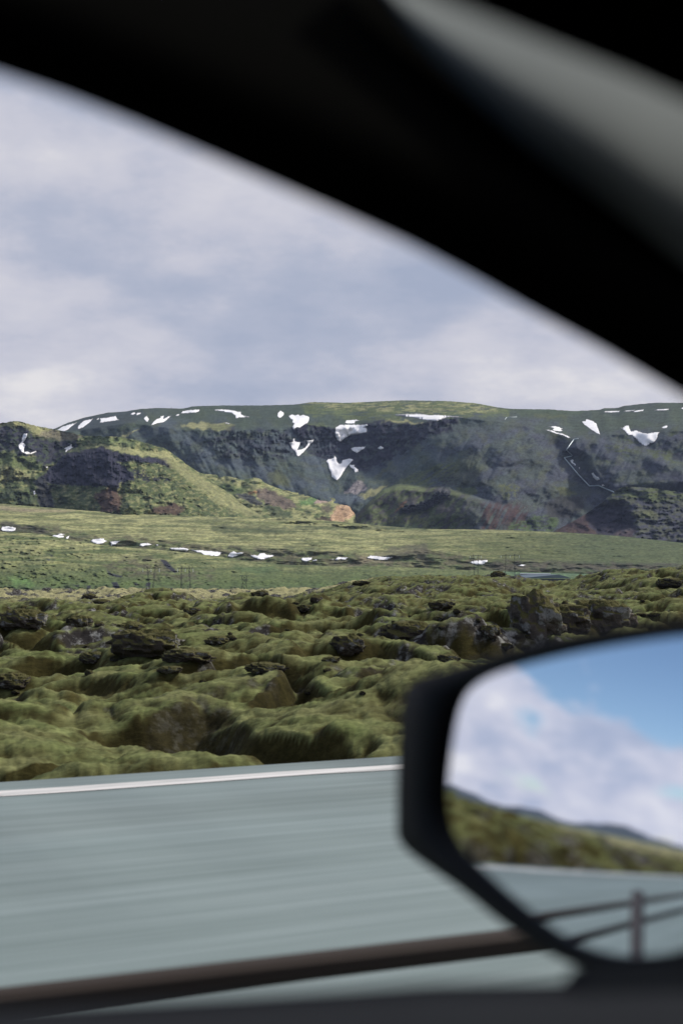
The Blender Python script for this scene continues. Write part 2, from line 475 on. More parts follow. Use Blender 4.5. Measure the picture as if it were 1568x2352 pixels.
def p3(U, V):
    u, v = warp(U, V, 6, 15, 8)
    C = np.ones(U.shape + (3,)) * (GRASS * .85)
    C = over(C, patchy(U, V, 26, 16, 81), DGREEN, .55)
    C = over(C, patchy(U, V, 14, 7, 83, .5, .7), STRAW * .8, .5)
    C = over(C, polymask(u, v, UPD, 4), CLIFF * 1.25, .92)
    C = over(C, polymask(u, v, UPD, 4) * patchy(U, V, 14, 8, 84, .52, .62), DGREEN, .7)
    C = over(C, polymask(u, v, z1([(300, 860), (420, 800), (440, 900), (480, 1050), (470, 1120), (340, 1090)]), 5), CLIFF, .85)  # gully shadow, painted in the cliff colour
    C = over(C, polymask(u, v, z1([(0, 920), (300, 960), (340, 1080), (150, 1060), (0, 1010)]), 6), DGREEN * .8, .8)
    C = over(C, polymask(u, v, z1([(850, 980), (960, 920), (1060, 950), (1090, 1050), (1060, 1140), (900, 1140)]), 4), RED, .85)
    C = over(C, polymask(u, v, z1([(1370, 1100), (1568, 1060), (1650, 1130), (1568, 1165), (1350, 1155)]), 4), RED, .8)
    C = over(C, polymask(u, v, CLF, 3.), CLIFF, .96)
    C = over(C, polymask(U, V, CLF, 3.) * patchy(U, V, 3, 30, 86, .45, .62), CLIFF * 1.9, .6)
    C = over(C, polymask(u, v, z1([(1170, 760), (1280, 760), (1330, 830), (1480, 820), (1520, 870), (1300, 880), (1210, 820)]), 3) * patchy(U, V, 8, 6, 87, .4, .55), CLIFF, .9)
    # sunlit grass on the crest and the right flank, sun put into the lighter colour
    C = over(C, polymask(u, v, z1([(730, 560), (900, 545), (1100, 560), (1300, 590), (1480, 590), (1600, 700), (1480, 655), (1280, 640), (1120, 610), (1000, 580), (880, 562)]), 2.2), STRAW, .6)
    C = over(C, polymask(u, v, z1([(690, 470), (1080, 475), (1210, 505), (1160, 530), (900, 520), (700, 500)]), 3), GRASS * 1.3, .7)
    C = over(C, polymask(u, v, z1([(0, 345), (180, 330), (460, 410), (440, 470), (320, 450), (250, 385), (0, 370)]), 2.2), STRAW * .85, .8)
    C = over(C, polymask(u, v, z1([(300, 450), (480, 400), (760, 465), (660, 500), (440, 490)]), 3), [.15, .13, .1], .75)
    C = over(C, polymask(u, v, z2([(-60, 600), (0, 640), (150, 740), (300, 850), (600, 1020), (900, 1195), (700, 1185), (450, 1090), (200, 900), (0, 730), (-80, 660)]), 5), STRAW * .85, .5)
    C = over(C, polymask(u, v, z1([(0, 730), (150, 750), (300, 830), (220, 850), (0, 870)]), 3), STRAW * .7, .7)
    C = over(C, polymask(u, v, z1([(0, 600), (180, 640), (330, 690), (380, 740), (200, 740), (0, 720)]), 4), GRASS * 1.05, .8)
    C = C * (1 + .26 * fbm(U / 7, V / 4, 3, 89, .7))[..., None]
    return C
build_layer('rocky_hill', L3, np.concatenate([np.arange(-520, -20, 8), np.arange(-20, 661, 1.7)]), 190, M['mount'], p3, (100, 300))

# ---- valley knolls in front of the mountain
l4btop = spl([(380, 1100), (430, 1080), (469, 1088), (500, 1091), (526, 1094), (557, 1102), (572, 1099), (583, 1096.5), (596, 1099), (611, 1111), (640, 1122), (676, 1131), (727, 1137), (760, 1143), (800, 1150), (812, 1165), (826, 1195), (850, 1215)], 4)
LK = Layer(); LK.bot = lambda u: np.maximum(l2top(u) + 9, l4btop(u) + 2); LK.top = lambda u: l4btop(u) + .9 * fbm(u / 7, u * 0, 3, 71)
def dk(u, v):
    w = np.clip((LK.bot(u) - v) / (LK.bot(u) - l4btop(u) + .1), 0, 1)
    return 2560 + 260 * w + 1.0 * np.maximum(0, 640 - u) * .3 + 18 * fbm(u / 44, v / 20, 3, 91) + 4 * ridged(u / 18 + v / 18, v / 12, 2, 93)
LK.depth = dk
def pk(U, V):
    u, v = warp(U, V, 5, 14, 9)
    C = np.ones(U.shape + (3,)) * (GRASS * 1.1)
    C = over(C, patchy(U, V, 24, 8, 95, .25, .55), STRAW, .7)
    C = over(C, patchy(U, V, 20, 7, 96, .55, .75), DGREEN, .45)
    C = over(C, polymask(u, v, z2([(300, 870), (560, 900), (700, 950), (560, 1000), (420, 950)]), 4), LUSH, .8)
    C = over(C, polymask(u, v, z2([(750, 930), (860, 935), (980, 990), (1100, 1060), (1110, 1110), (1000, 1110), (880, 1080), (780, 1010)]), 4), [.13, .1, .085], .9)
    C = over(C, polymask(u, v, z2([(560, 985), (700, 970), (800, 1050), (850, 1090), (760, 1080), (640, 1030)]), 3), CLIFF * 1.5, .8)
    C = over(C, polymask(u, v, z2([(680, 955), (770, 960), (760, 985), (700, 970)]), 2), ORANGE, .7)
    C = over(C, polymask(u, v, z2([(1150, 1040), (1300, 1000), (1350, 1010), (1270, 1080), (1170, 1085)]), 4), [.09, .17, .06], .8)
    C = over(C, polymask(u, v, z2([(1270, 1045), (1320, 1020), (1440, 1030), (1400, 1065), (1280, 1062)]), 2.5), [.36, .25, .23], .8)
    C = over(C, polymask(u, v, z2([(1330, 1090), (1420, 1070), (1440, 1130), (1340, 1140)]), 4), DIRT, .8)
    C = over(C, polymask(u, v, z2([(840, 1090), (960, 1100), (1050, 1150), (1100, 1195), (920, 1190)]), 4), DGREEN, .8)
    og = polymask(u, v, z2([(1430, 1225), (1420, 1160), (1500, 1070), (1560, 1055), (1660, 1060), (1690, 1105), (1640, 1160), (1570, 1225)]), 3)
    C = over(C, polymask(u + 6 * fbm(U / 12, V / 12, 2, 97), v, z2([(1430, 1225), (1425, 1170), (1490, 1080), (1560, 1062), (1640, 1070), (1670, 1110), (1620, 1170), (1570, 1225)]), 5), [.36, .225, .14], .85)
    C = over(C, og * patchy(U + .5 * V, V, 4, 30, 98, .42, .6), [.50, .34, .22], .7)
    C = over(C, polymask(u, v, z2([(1300, 1190), (1430, 1180), (1450, 1220), (1320, 1215)]), 2), RED * .7, .8)
    C = C * (1 + .28 * fbm(U / 6, V / 3, 3, 99))[..., None]
    return C
build_layer('valley_knoll', LK, np.arange(400, 850, 1.8), 90, M['mount'], pk, (80, 220))

# ---- right foreground hill with the crater
lrtop = pl([(1200, 1260), (1262, 1225), (1300, 1206), (1344, 1181), (1383, 1153), (1400, 1138), (1416, 1124), (1434, 1117), (1499, 1121), (1568, 1132), (1700, 1140), (2100, 1120)])
LR = Layer(); LR.bot = lambda u: np.maximum(l2top(u) + 9, lrtop(u) + 2); LR.top = lambda u: lrtop(u) + 1. * fbm(u / 8, u * 0, 3, 73)
CRT = z4([(700, 1160), (860, 1085), (980, 1055), (1040, 1075), (1085, 1130), (1100, 1200), (1140, 1290), (1010, 1310), (930, 1350), (800, 1345), (740, 1250)])
def dr(u, v):
    w = np.clip((LR.bot(u) - v) / (LR.bot(u) - lrtop(u) + .1), 0, 1)
    return 2200 + 260 * w + 75 * polymask(u, v, CRT, 14) + 26 * fbm(u / 40, v / 22, 4, 101) + 8 * ridged(u / 14, v / 14, 3, 103) + .5 * np.maximum(0, 1400 - u)
LR.depth = dr
def pr(U, V):
    u, v = warp(U, V, 5, 16, 12)
    C = np.ones(U.shape + (3,)) * (SCREE2 * .9)
    C = over(C, patchy(U, V, 20, 9, 105), OLIVE, .55)
    C = over(C, polymask(u, v, z4([(880, 1030), (1000, 920), (1568, 920), (1700, 1050), (1300, 1050), (1050, 1020)]), 5) * patchy(U, V, 40, 5, 106, .3, .55), GRASS * .75, .9)
    C = over(C, polymask(u, v, z4([(1100, 1160), (1330, 1130), (1340, 1180), (1200, 1200)]), 5), OLIVE * 1.4, .7)
    C = over(C, polymask(u, v, z4([(380, 1330), (700, 1150), (800, 1180), (740, 1250), (800, 1345)]), 4), RED * .8, .8)
    C = over(C, polymask(u, v, z4([(930, 1350), (1010, 1305), (1140, 1290), (1120, 1380)]), 3), [.07, .05, .055], .8)
    C = over(C, polymask(u, v, CRT, 5), [.026, .024, .036], .95)
    C = C * (1 + .25 * fbm(U / 7, V / 4, 3, 109))[..., None]
    return C
build_layer('crater_hill', LR, np.concatenate([np.arange(1215, 1590, 1.9), np.arange(1590, 2101, 10)]), 90, M['mount'], pr, (80, 260))

# ---- L4 the mountain
l4top = spl([(-520, 1010), (-200, 990), (60, 1000), (124, 985), (155, 971), (193, 959), (247, 947.5), (286, 945), (322, 939), (361, 936.7), (404, 938), (423, 938), (441, 933), (508, 931), (598, 931), (676, 929), (719, 923), (796, 925), (926, 919), (1030, 921), (1094, 926), (1146, 936), (1176, 939), (1262, 940), (1316, 944), (1378, 941), (1386, 937), (1416, 937), (1432, 932), (1468, 928), (1507, 924.5), (1568, 925), (1700, 915), (1900, 930), (2100, 940)], 4)
L4 = Layer(); L4.bot = lambda u: np.full_like(np.asarray(u, float), 1255.); L4.top = lambda u: l4top(u) + .6 * fbm(u / 11, u * 0, 3, 74)
brow = spl([(-520, 1020), (100, 1000), (300, 972), (420, 988), (540, 990), (640, 985), (700, 975), (790, 985), (870, 975), (960, 975), (1045, 958), (1150, 970), (1250, 990), (1320, 1010), (1400, 1000), (1568, 990), (2100, 990)], 14)
rdg = spl([(800, 1200), (850, 1152), (880, 1125), (911, 1114), (937, 1115), (973, 1119), (1011, 1117), (1043, 1127), (1094, 1142), (1140, 1158), (1170, 1160), (1220, 1175)], 4)
MID = z4([(600, 490), (640, 482), (800, 483), (1000, 528), (1250, 600), (1568, 720), (1800, 900), (1300, 930), (950, 960), (830, 905), (760, 800), (700, 660), (560, 590), (530, 590)])
CA = [(454, 992), (540, 988), (600, 990), (660, 985), (672, 1020), (665, 1050), (640, 1055), (610, 1050), (560, 1058), (520, 1050), (500, 1035), (470, 1020)]
CB = [(672, 985), (700, 975), (745, 978), (772, 985), (850, 970), (880, 962), (900, 972), (950, 974), (1000, 965), (1045, 958), (1052, 968), (1040, 988), (985, 1000), (960, 1020), (930, 1040), (905, 1050), (880, 1070), (830, 1085), (800, 1062), (745, 1055), (710, 1040), (690, 1020)]
def d4(u, v):
    t = l4top(u); b = np.clip(brow(u), t + 8, 1240)
    up = np.clip((b - v) / (b - t), 0, 1); lo = np.clip((v - b) / (1255 - b), 0, 1)
    d = 3020 + 620 * up ** 1.3 - 380 * lo
    d += 190 * np.exp(-((u - 775) / 150) ** 2) * ss(1160, 1040, v) * (.4 + .6 * ss(925, 985, v))
    d -= 150 * np.exp(-((u - 1130) / 130) ** 2) * ss(960, 1030, v)
    d += 25 * np.exp(-((u - 1265 - (v - 1000) * .55) / 28) ** 2) * ss(985, 1020, v)
    d -= 70 * polymask(u, v, MID, 14)
    d -= 120 * ss(-4, 12, v - rdg(u)) * ss(805, 830, u) * ss(1210, 1120, u)
    d += 8 * ridged((u + (v - 1000) * np.where(u < 780, -.5, .5)) / 26, v / 120, 3, 111) * ss(985, 1020, v)
    d += 26 * fbm(u / 60, v / 50, 4, 113, .42)
    m = np.maximum(polymask(u, v, CA, 8), polymask(u, v, CB, 8))
    d += m * (20 * ridged(u / 16, v / 20, 4, 115) - 14)
    cr = polymask(u, v, z3([(840, 1000), (930, 915), (1020, 920), (1000, 1000), (900, 1060), (850, 1100), (600, 1140), (560, 1100), (750, 1060)]), 4)
    d -= cr * 40 * ridged(u / 8, v / 8, 3, 117)
    return d
L4.depth = d4
def p4(U, V):
    u, v = warp(U, V, 6, 18, 14)
    sk = (U + (V - 1000) * np.where(U < 780, -.6, .6))
    C = np.ones(U.shape + (3,)) * SCREE
    C = over(C, ss(900, 1250, U), SCREE2, .85)
    C = over(C, patchy(sk, V, 26, 90, 121), SCREE * 1.2, .22)
    C = over(C, patchy(sk, V, 9, 70, 122, .5, .7), SCREE * .75, .15)
    C = over(C, patchy(U, V, 90, 40, 163, .3, .7), DGREEN * 1.35, .38)
    C = over(C, patchy(sk, V, 30, 22, 165, .5, .75) * ss(1230, 1100, V), OLIVE * 1.05, .35)
    b = brow(U)
    C = over(C, ss(16, -34, v - b + 26 * fbm(U / 60, V / 24, 4, 120)), DGREEN * 1.05, .65)
    # plateau grass
    C = over(C, polymask(u, v, [(690, 922), (800, 915), (1030, 912), (1180, 935), (1165, 955), (1060, 960), (1000, 958), (930, 955), (900, 975), (850, 965), (800, 968), (770, 950), (720, 958), (695, 945)], 4) * patchy(U, V, 60, 5, 124, .2, .5), GRASS * .95, .95)
    C = over(C, polymask(u, v, [(700, 922), (1120, 922), (1150, 945), (1060, 950), (900, 945), (760, 940)], 4) * patchy(U, V, 30, 2.5, 125, .48, .62), STRAW * .85, .75)
    C = over(C, polymask(u, v, z3([(430, 325), (560, 320), (760, 345), (870, 345), (800, 362), (620, 355), (420, 335)]), 2.2), STRAW * .9, .85)
    C = over(C, polymask(u, v, z2([(1180, 350), (1350, 340), (1420, 370), (1300, 380), (1180, 385)]), 3), GRASS, .6)
    C = over(C, polymask(u, v, [(1150, 936), (1320, 942), (1380, 940), (1320, 952), (1200, 955)], 3), DGREEN * 1.2, .8)
    C = over(C, polymask(u, v, z2([(95, 368), (180, 345), (480, 348), (560, 365), (540, 420), (400, 410), (200, 395)]), 2.5), STRAW * .85, .85)
    C = over(C, polymask(u, v, z2([(320, 355), (560, 365), (545, 415), (330, 405)]), 3), GRASS * .8, .6)
    C = over(C, polymask(u, v, z1([(1070, 470), (1150, 425), (1230, 405), (1180, 440), (1110, 475)]), 2), STRAW * .9, .8)
    C = over(C, polymask(u, v, z1([(690, 400), (900, 350), (1340, 350), (1200, 400), (1000, 440), (760, 450)]), 5), DGREEN * .85, .6)
    C = over(C, polymask(u, v, [(140, 985), (200, 958), (290, 944), (330, 940), (330, 960), (260, 985), (200, 998)], 4) * .8, SCREE * .6, .8)
    # cliffs
    C = over(C, polymask(u + 16 * fbm(U / 30, V / 30, 2, 126), v + 20 * fbm(U / 28, V / 40, 2, 160), CA, 6) * patchy(U, V, 26, 14, 127, .42, .62), CLIFF * 1.4, .65)
    C = over(C, polymask(u, v, CB, 4) * (.35 + .65 * patchy(U, V, 16, 12, 128, .25, .5)), CLIFF, .96)
    C = over(C, polymask(u, v, z2([(1190, 450), (1380, 450), (1440, 560), (1300, 600), (1200, 560)]), 4), SCREE * .95, .6)
    # grass streaks under the brow and on the slope
    C = over(C, polymask(u, v, [(905, 1112), (930, 1095), (1000, 1068), (1058, 1058), (1045, 1085), (1010, 1105), (975, 1119), (937, 1114)], 5) * patchy(U + V * 1.6, V, 9, 40, 131, .3, .6), GRASS * .8, .95)
    C = over(C, polymask(u, v, [(990, 1085), (1080, 1050), (1110, 1075), (1080, 1115), (1030, 1120)], 8), OLIVE * .85, .5)
    C = over(C, polymask(u, v, [(860, 1100), (895, 1060), (905, 1060), (880, 1090), (865, 1105)], 3), OLIVE * 1.2, .6)
    C = over(C, polymask(u, v, z3([(190, 1000), (320, 935), (460, 900), (400, 960), (300, 1010), (220, 1030)]), 3), STRAW * .8, .85)  # lit flank of the ridge, sunlight painted as a lighter tone
    C = over(C, polymask(u, v, z2([(840, 800), (950, 760), (1080, 850), (1050, 920), (900, 880)]), 5), OLIVE * 1.1, .7)
    C = over(C, polymask(u, v, z3([(1050, 935), (1250, 910), (1260, 980), (1160, 990)]), 2.5), GRASS * .75, .85)
    C = over(C, polymask(u, v, z3([(1460, 890), (1570, 890), (1640, 930), (1600, 1000), (1480, 1040)]), 4) * patchy(U, V, 10, 8, 133, .3, .6), OLIVE * 1.2, .9)
    C = over(C, polymask(u, v, z4([(420, 910), (520, 930), (620, 970), (600, 990), (480, 980)]), 3), OLIVE * 1.3, .8)
    C = over(C, polymask(u, v, z4([(340, 1080), (480, 980), (680, 1010), (680, 1130), (560, 1200), (350, 1200)]), 6), [.034, .033, .03], .8)
    C = over(C, polymask(u, v, z4([(440, 490), (340, 440), (460, 445), (560, 490)]), 4), OLIVE, .6)
    for p in ([(870, 540), (1000, 545), (1230, 590), (1080, 640), (900, 590)], [(1200, 590), (1450, 590), (1568, 700), (1568, 725), (1400, 690), (1250, 620)], [(1010, 480), (1080, 460), (1180, 540), (1170, 560)], [(1430, 440), (1520, 375), (1540, 390), (1460, 480)], [(1000, 860), (1250, 880), (1330, 910), (1200, 905)], [(760, 620), (900, 680), (1000, 720), (860, 700)]):
        C = over(C, polymask(u, v, z4(p), 5) * patchy(U, V, 14, 6, 135, .3, .6), GRASS * .6, .9)
    C = over(C, polymask(u, v, z4([(250, 260), (560, 280), (540, 300), (250, 300)]), 3), OLIVE, .6)
    C = over(C, polymask(u, v, z4([(1440, 760), (1568, 780), (1568, 960), (1480, 900)]), 5), CLIFF, .7)
    C = over(C, polymask(u, v, z4([(1460, 610), (1568, 620), (1568, 700), (1490, 670)]), 3), CLIFF, .7)
    C = over(C, polymask(u, v, z3([(1280, 1070), (1568, 1050), (1720, 1080), (1700, 1300), (1300, 1310)]), 8) * patchy(sk, V, 8, 40, 136, .3, .6), RED * .85, .85)
    C = over(C, polymask(u, v, [(1164, 1205), (1240, 1180), (1290, 1192), (1270, 1225), (1164, 1225)], 5) * patchy(U, V, 20, 5, 137, .3, .6), LUSH * .9, .9)
    # pale and orange deposits, ridge
    C = over(C, polymask(u, v, z3([(70, 970), (130, 900), (190, 860), (230, 890), (275, 910), (240, 950), (160, 990)]), 3), [.25, .22, .22], .85)
    C = over(C, polymask(u, v, z3([(-60, 1000), (60, 995), (250, 1000), (260, 1060), (60, 1060), (-60, 1050)]), 4), SCREE * 1.5, .7)
    rb = ss(-2, 3, V - rdg(U) + 2 * fbm(U / 8, V / 8, 2, 139)) * ss(806, 816, U) * ss(1120, 1030, U)
    C = over(C, rb, [.06, .052, .047], .8)
    C = over(C, rb * patchy(U + V * 1.1, V, 14, 20, 141, .42, .56), GRASS * .8, .85)
    C = over(C, ss(9, 2, np.abs(V - rdg(U) - 4)) * ss(840, 870, U) * ss(985, 950, U), GRASS * 1.25, .75)
    C = over(C, polymask(u, v, z3([(570, 1050), (620, 1045), (560, 1120), (520, 1160)]), 2), ORANGE * .4, .8)
    C = over(C, polymask(u, v, z3([(840, 1000), (930, 915), (1020, 920), (1000, 1000), (900, 1060), (850, 1110), (600, 1150), (540, 1170), (600, 1080), (750, 1060)]), 3), CLIFF * 1.2, .8)
    C = over(C, polymask(u, v, z3([(840, 985), (930, 920), (1010, 925), (990, 960), (900, 1010)]), 2.5) * patchy(U, V, 5, 7, 143, .45, .55), [.1, .1, .105], .8)
    C = over(C, polymask(u, v, z3([(250, 1240), (400, 1170), (700, 1160), (900, 1200), (800, 1290), (300, 1290)]), 5) * patchy(U, V, 12, 6, 145, .35, .6), OLIVE * 1.3, .85)
    C = over(C, ss(1200, 1210, V - 6 * fbm(U / 20, V * 0, 2, 3)) * ss(820, 840, U) * ss(1000, 930, U), DGREEN * 1.3, .8)
    C = C * (1 + .24 * fbm(U / 6, V / 4, 3, 149, .7))[..., None]
    C = over(C, ss(.62, .8, .5 + .5 * fbm(U / 7, V / 4, 4, 151)) * ss(-.1, .4, fbm(U / 70, V / 40, 2, 153)) * ss(4, 20, V - brow(U)), CLIFF * 1.2, .7)
    return C
build_layer('mountain', L4, US, 220, M['mount'], p4, (300, 900))

# ---- distant hills behind the car (seen in the wing mirror) and round the plain
def ring():
    az = np.radians(np.linspace(100, 330, 300)); rr = np.linspace(0, 1, 14)
    A, W = np.meshgrid(az, rr)
    rad = 5200 + 1400 * W
    hgt = 100 * (.55 + .5 * fbm(A * 9, A * 0 + .3, 4, 201)) * np.sin(W * math.pi) ** .8 * np.minimum(1, (A - az[0]) / .3) * np.minimum(1, (az[-1] - A) / .3)
    P = np.stack([np.sin(A) * rad, np.cos(A) * rad, -8 + hgt + 10 * fbm(A * 60, W * 4, 3, 205)], -1)
    me = np_mesh('distant_hills', P, grid_faces(14, 300, True))
    set_col(me, 'tint', np.ones((P.size // 3, 3)) * [.05, .062, .07])
    tag(link('distant_hills', me, M['mount']), kind='structure')
ring()

# ================================================================== GROUND, ROAD
def ground():
    n = 90
    g = np.sign(np.linspace(-1, 1, n)) * np.abs(np.linspace(-1, 1, n)) ** 2.2 * 7000
    X, Y = np.meshgrid(g, g)
    Z = -7 + 1.2 * fbm(X / 300, Y / 300, 3, 221) * ss(150, 400, np.hypot(X, Y)) - 0 * X
    me = np_mesh('ground', np.stack([X, Y, Z], -1), grid_faces(n, n))
    C = np.ones((n, n, 3)) * [.12, .14, .07]
    C = over(C, ss(200, -400, Y), STRAW * .8, .7)
    set_col(me, 'tint', C)
    tag(link('ground', me, M['meadow']), kind='structure')
ground()
T_EDGE = 9.24
def strip(name, prof, s0, s1, ns, material, wob=0., edge_jit=0.):
    """profile [(t,z)] swept along the road"""
    S = np.sign(np.linspace(-1, 1, ns)) * np.abs(np.linspace(-1, 1, ns)) ** 2.0
    S = np.where(S < 0, -S * s0, S * s1)
    rows = []
    for s in S:
        w = wob * float(perlin(np.array([s / .8]), np.array([.5]), 5)[0])
        j = edge_jit * float(perlin(np.array([s / .5]), np.array([7.5]), 9)[0])
        rows.append([ST(s, t + w + (j if k == len(prof) - 1 else 0), z) for k, (t, z) in enumerate(prof)])
    P = np.array(rows)
    me = np_mesh(name, P, grid_faces(P.shape[0], P.shape[1]))
    return tag(link(name, me, material), kind='structure')
strip('road', [(-4.2, 0), (0, .0), (4, .0), (T_EDGE, 0), (T_EDGE + .02, -.12)], -900, 900, 900, M['asphalt'], 0, .16)
strip('edge_line', [(8.60, .004), (8.83, .004)], -900, 900, 1400, M['paint'], .05)
strip('verge', [(-30, -7.2), (-12, -3), (-5.6, -.3), (-4.2, -.03)], -900, 900, 60, M['meadow'])
set_col(bpy.data.objects['verge'].data, 'tint', np.ones((len(bpy.data.objects['verge'].data.vertices), 3)) * [.16, .16, .08])

# ================================================================== MOSS COVERED LAVA FIELD
def base_z(x, y):
    t = x * NV[0] + y * NV[1]; s = x * DV[0] + y * DV[1]
    r = np.hypot(x, y)
    z = -.08 + .55 * ss(10, 30, t) - .25 * ss(30, 60, t)
    z = z + (-1.5 * ss(35, 95, r) + 1.05 * ss(130, 190, r)) * ss(8, -12, x)
    front = ss(-30, 10, s)
    # right hand rise, saddle, and the low mound on the left
    z += front * 1.1 * ss(-7, 3, x - .02 * (y - 90)) * ss(50, 92, y)
    z += .75 * np.exp(-((x - 20) / 5.5) ** 2) * ss(45, 80, y)
    z -= .95 * np.exp(-((x - .147 * y) / (.035 * y + .5)) ** 2) * ss(50, 80, y)
    z += 1.2 * np.exp(-((x + 8.5) / 2.1) ** 2 - ((y - 66) / 9) ** 2)
    z += .5 * np.exp(-((x + 30) / 12) ** 2 - ((y - 120) / 20) ** 2)
    # bank along the road behind the car
    z += 1.5 * ss(9.7, 12.5, t) * ss(-10.5, -14, s) * (.12 + .88 * ss(-42, -15, s)) * ss(40, 16, t) * (.75 + .4 * fbm(s / 9, s * 0 + 2.5, 2, 371))
    z = z - 6.5 * ss(230, 330, r) * ss(-10, 5, t)
    # verge ditch
    z -= .16 * np.exp(-((t - 10.1) / .5) ** 2)
    return z

def lumps(x, y):
    r = np.hypot(x, y)
    t = x * NV[0] + y * NV[1]
    wx = x + .35 * fbm(x / 1.7, y / 1.7, 2, 301); wy = y + .35 * fbm(x / 1.7 + 9, y / 1.7 + 4, 2, 303)
    big = fbm(x / 7.5, y / 7.5, 2, 305)
    d1_ = domes(wx / 1.5, wy / 1.5, 311, .5, 1.0, .7); d2_ = domes(wx / .62, wy / .62, 317, .55, 1., .6); d3_ = domes(wx / .25, wy / .25, 323, .6, 1., .7)
    far = ss(30, 110, r)
    d0_ = domes(wx / 3.6, wy / 3.6, 331, .5, 1., .8)
    k = ss(9.3, 10.6, t)
    h = .42 * big + .44 * d1_ * (.45 + .55 * ss(-.3, .4, fbm(x / 5, y / 5, 2, 341))) + (.17 * d2_ + .065 * d3_) * (.45 + .55 * ss(12, 24, r)) + .30 * d0_ + .35 * far * (d0_ - .3)
    h = h - .46 * ss(-.05, .55, fbm(wx / 1.9, wy / 1.9, 2, 358)) * (1 - .45 * far) * (1 + .2 * ss(24, 13, r)) - .36 - .12 * far + .034 * fbm(x * 3.1, y * 3.1, 4, 343, .6)
    return h * (.1 + .9 * k) - .03 * (1 - k), d1_, d2_

def HZ(x, y):
    h, a, b = lumps(x, y)
    return base_z(x, y) + h

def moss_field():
    phis = np.concatenate([np.radians(np.linspace(-115, -17, 260)), np.arctan(np.linspace(-.29, .29, 520)), np.radians(np.linspace(17, 58, 60))])
    nr = 900
    dirx, diry = np.sin(phis), np.cos(phis)
    nd = dirx * NV[0] + diry * NV[1]
    r0 = (T_EDGE - .06) / np.maximum(nd, .02)
    r1 = np.maximum(340, r0 * 1.3)
    w = np.linspace(0, 1, nr)[:, None]
    Rr = r0[None] * (r1 / r0)[None] ** w
    X = Rr * dirx; Y = Rr * diry
    h, a, b = lumps(X, Y)
    Z = base_z(X, Y) + h
    # slope from finite differences, for bare lava and for the darkened moss sides
    e = .06 + .002 * Rr
    zx = (HZ(X + e, Y) - Z) / e; zy = (HZ(X, Y + e) - Z) / e
    slope = np.hypot(zx, zy)
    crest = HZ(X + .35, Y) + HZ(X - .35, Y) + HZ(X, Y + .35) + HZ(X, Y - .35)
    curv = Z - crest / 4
    top = ss(.95, .12, slope + .25 * fbm(X / .5, Y / .5, 3, 351)) * ss(-.14, .03, curv)  # green tops; steep sides and hollows go brown, crease shade painted in
    rk = ss(.20, .42, fbm(X / 2.4, Y / 2.4, 3, 361) + .3 * fbm(X / .4, Y / .4, 3, 363) + .05) * ss(.25, .7, slope) * ss(12, 24, Rr)
    rk = np.maximum(rk, ss(135, 160, Rr) * ss(.18, .4, fbm(X / 2.2, Y / 7., 3, 367)))
    P = np.stack([X, Y, Z], -1)
    me = np_mesh('mossy_ground', P, grid_faces(nr, len(phis)))
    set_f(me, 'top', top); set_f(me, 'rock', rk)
    set_f(me, 'pale', ss(140, 170, Rr) * ss(10, 0, X) * .85)  # sunlit patch on the far strip, painted lighter
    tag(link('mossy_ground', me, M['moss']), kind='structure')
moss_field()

def hit(u, v):
    """where the sight line through (u,v) meets the moss field"""
    D = np.geomspace(9.5, 330, 5000); p = PT(np.full_like(D, u), np.full_like(D, v), D)
    z = HZ(p[:, 0], p[:, 1])
    i = np.argmax(z > p[:, 2]) if (z > p[:, 2]).any() else len(D) - 1
    return Vector((p[i, 0], p[i, 1], z[i])), D[i]

# ---- boulders standing out of the moss
def rock_mesh(seed, sx, sy, sz, sub=5):
    bm = bmesh.new(); bmesh.ops.create_icosphere(bm, subdivisions=sub, radius=1)
    co = np.array([v.co for v in bm.verts])
    n = fbm(co[:, 0] * 1.1 + seed * 3.1 + co[:, 2] * .7, co[:, 1] * 1.1 + co[:, 2] * .9 - seed, 4, seed)
    r = ridged(co[:, 0] * 1.6 + co[:, 2] * 1.3 + seed, co[:, 1] * 1.6 - co[:, 2] * 1.1, 4, seed + 5)
    k = 1 + .24 * n + .24 * (r - .6)
    co = co * k[:, None]
    q = np.round(co * 3.2 + .25 * n[:, None]) / 3.2
    co = co * .62 + q * .38
    co *= np.array([sx, sy, sz])
    for v, c in zip(bm.verts, co): v.co = c
    me = bpy.data.meshes.new('rock'); bm.to_mesh(me); bm.free()
    return me

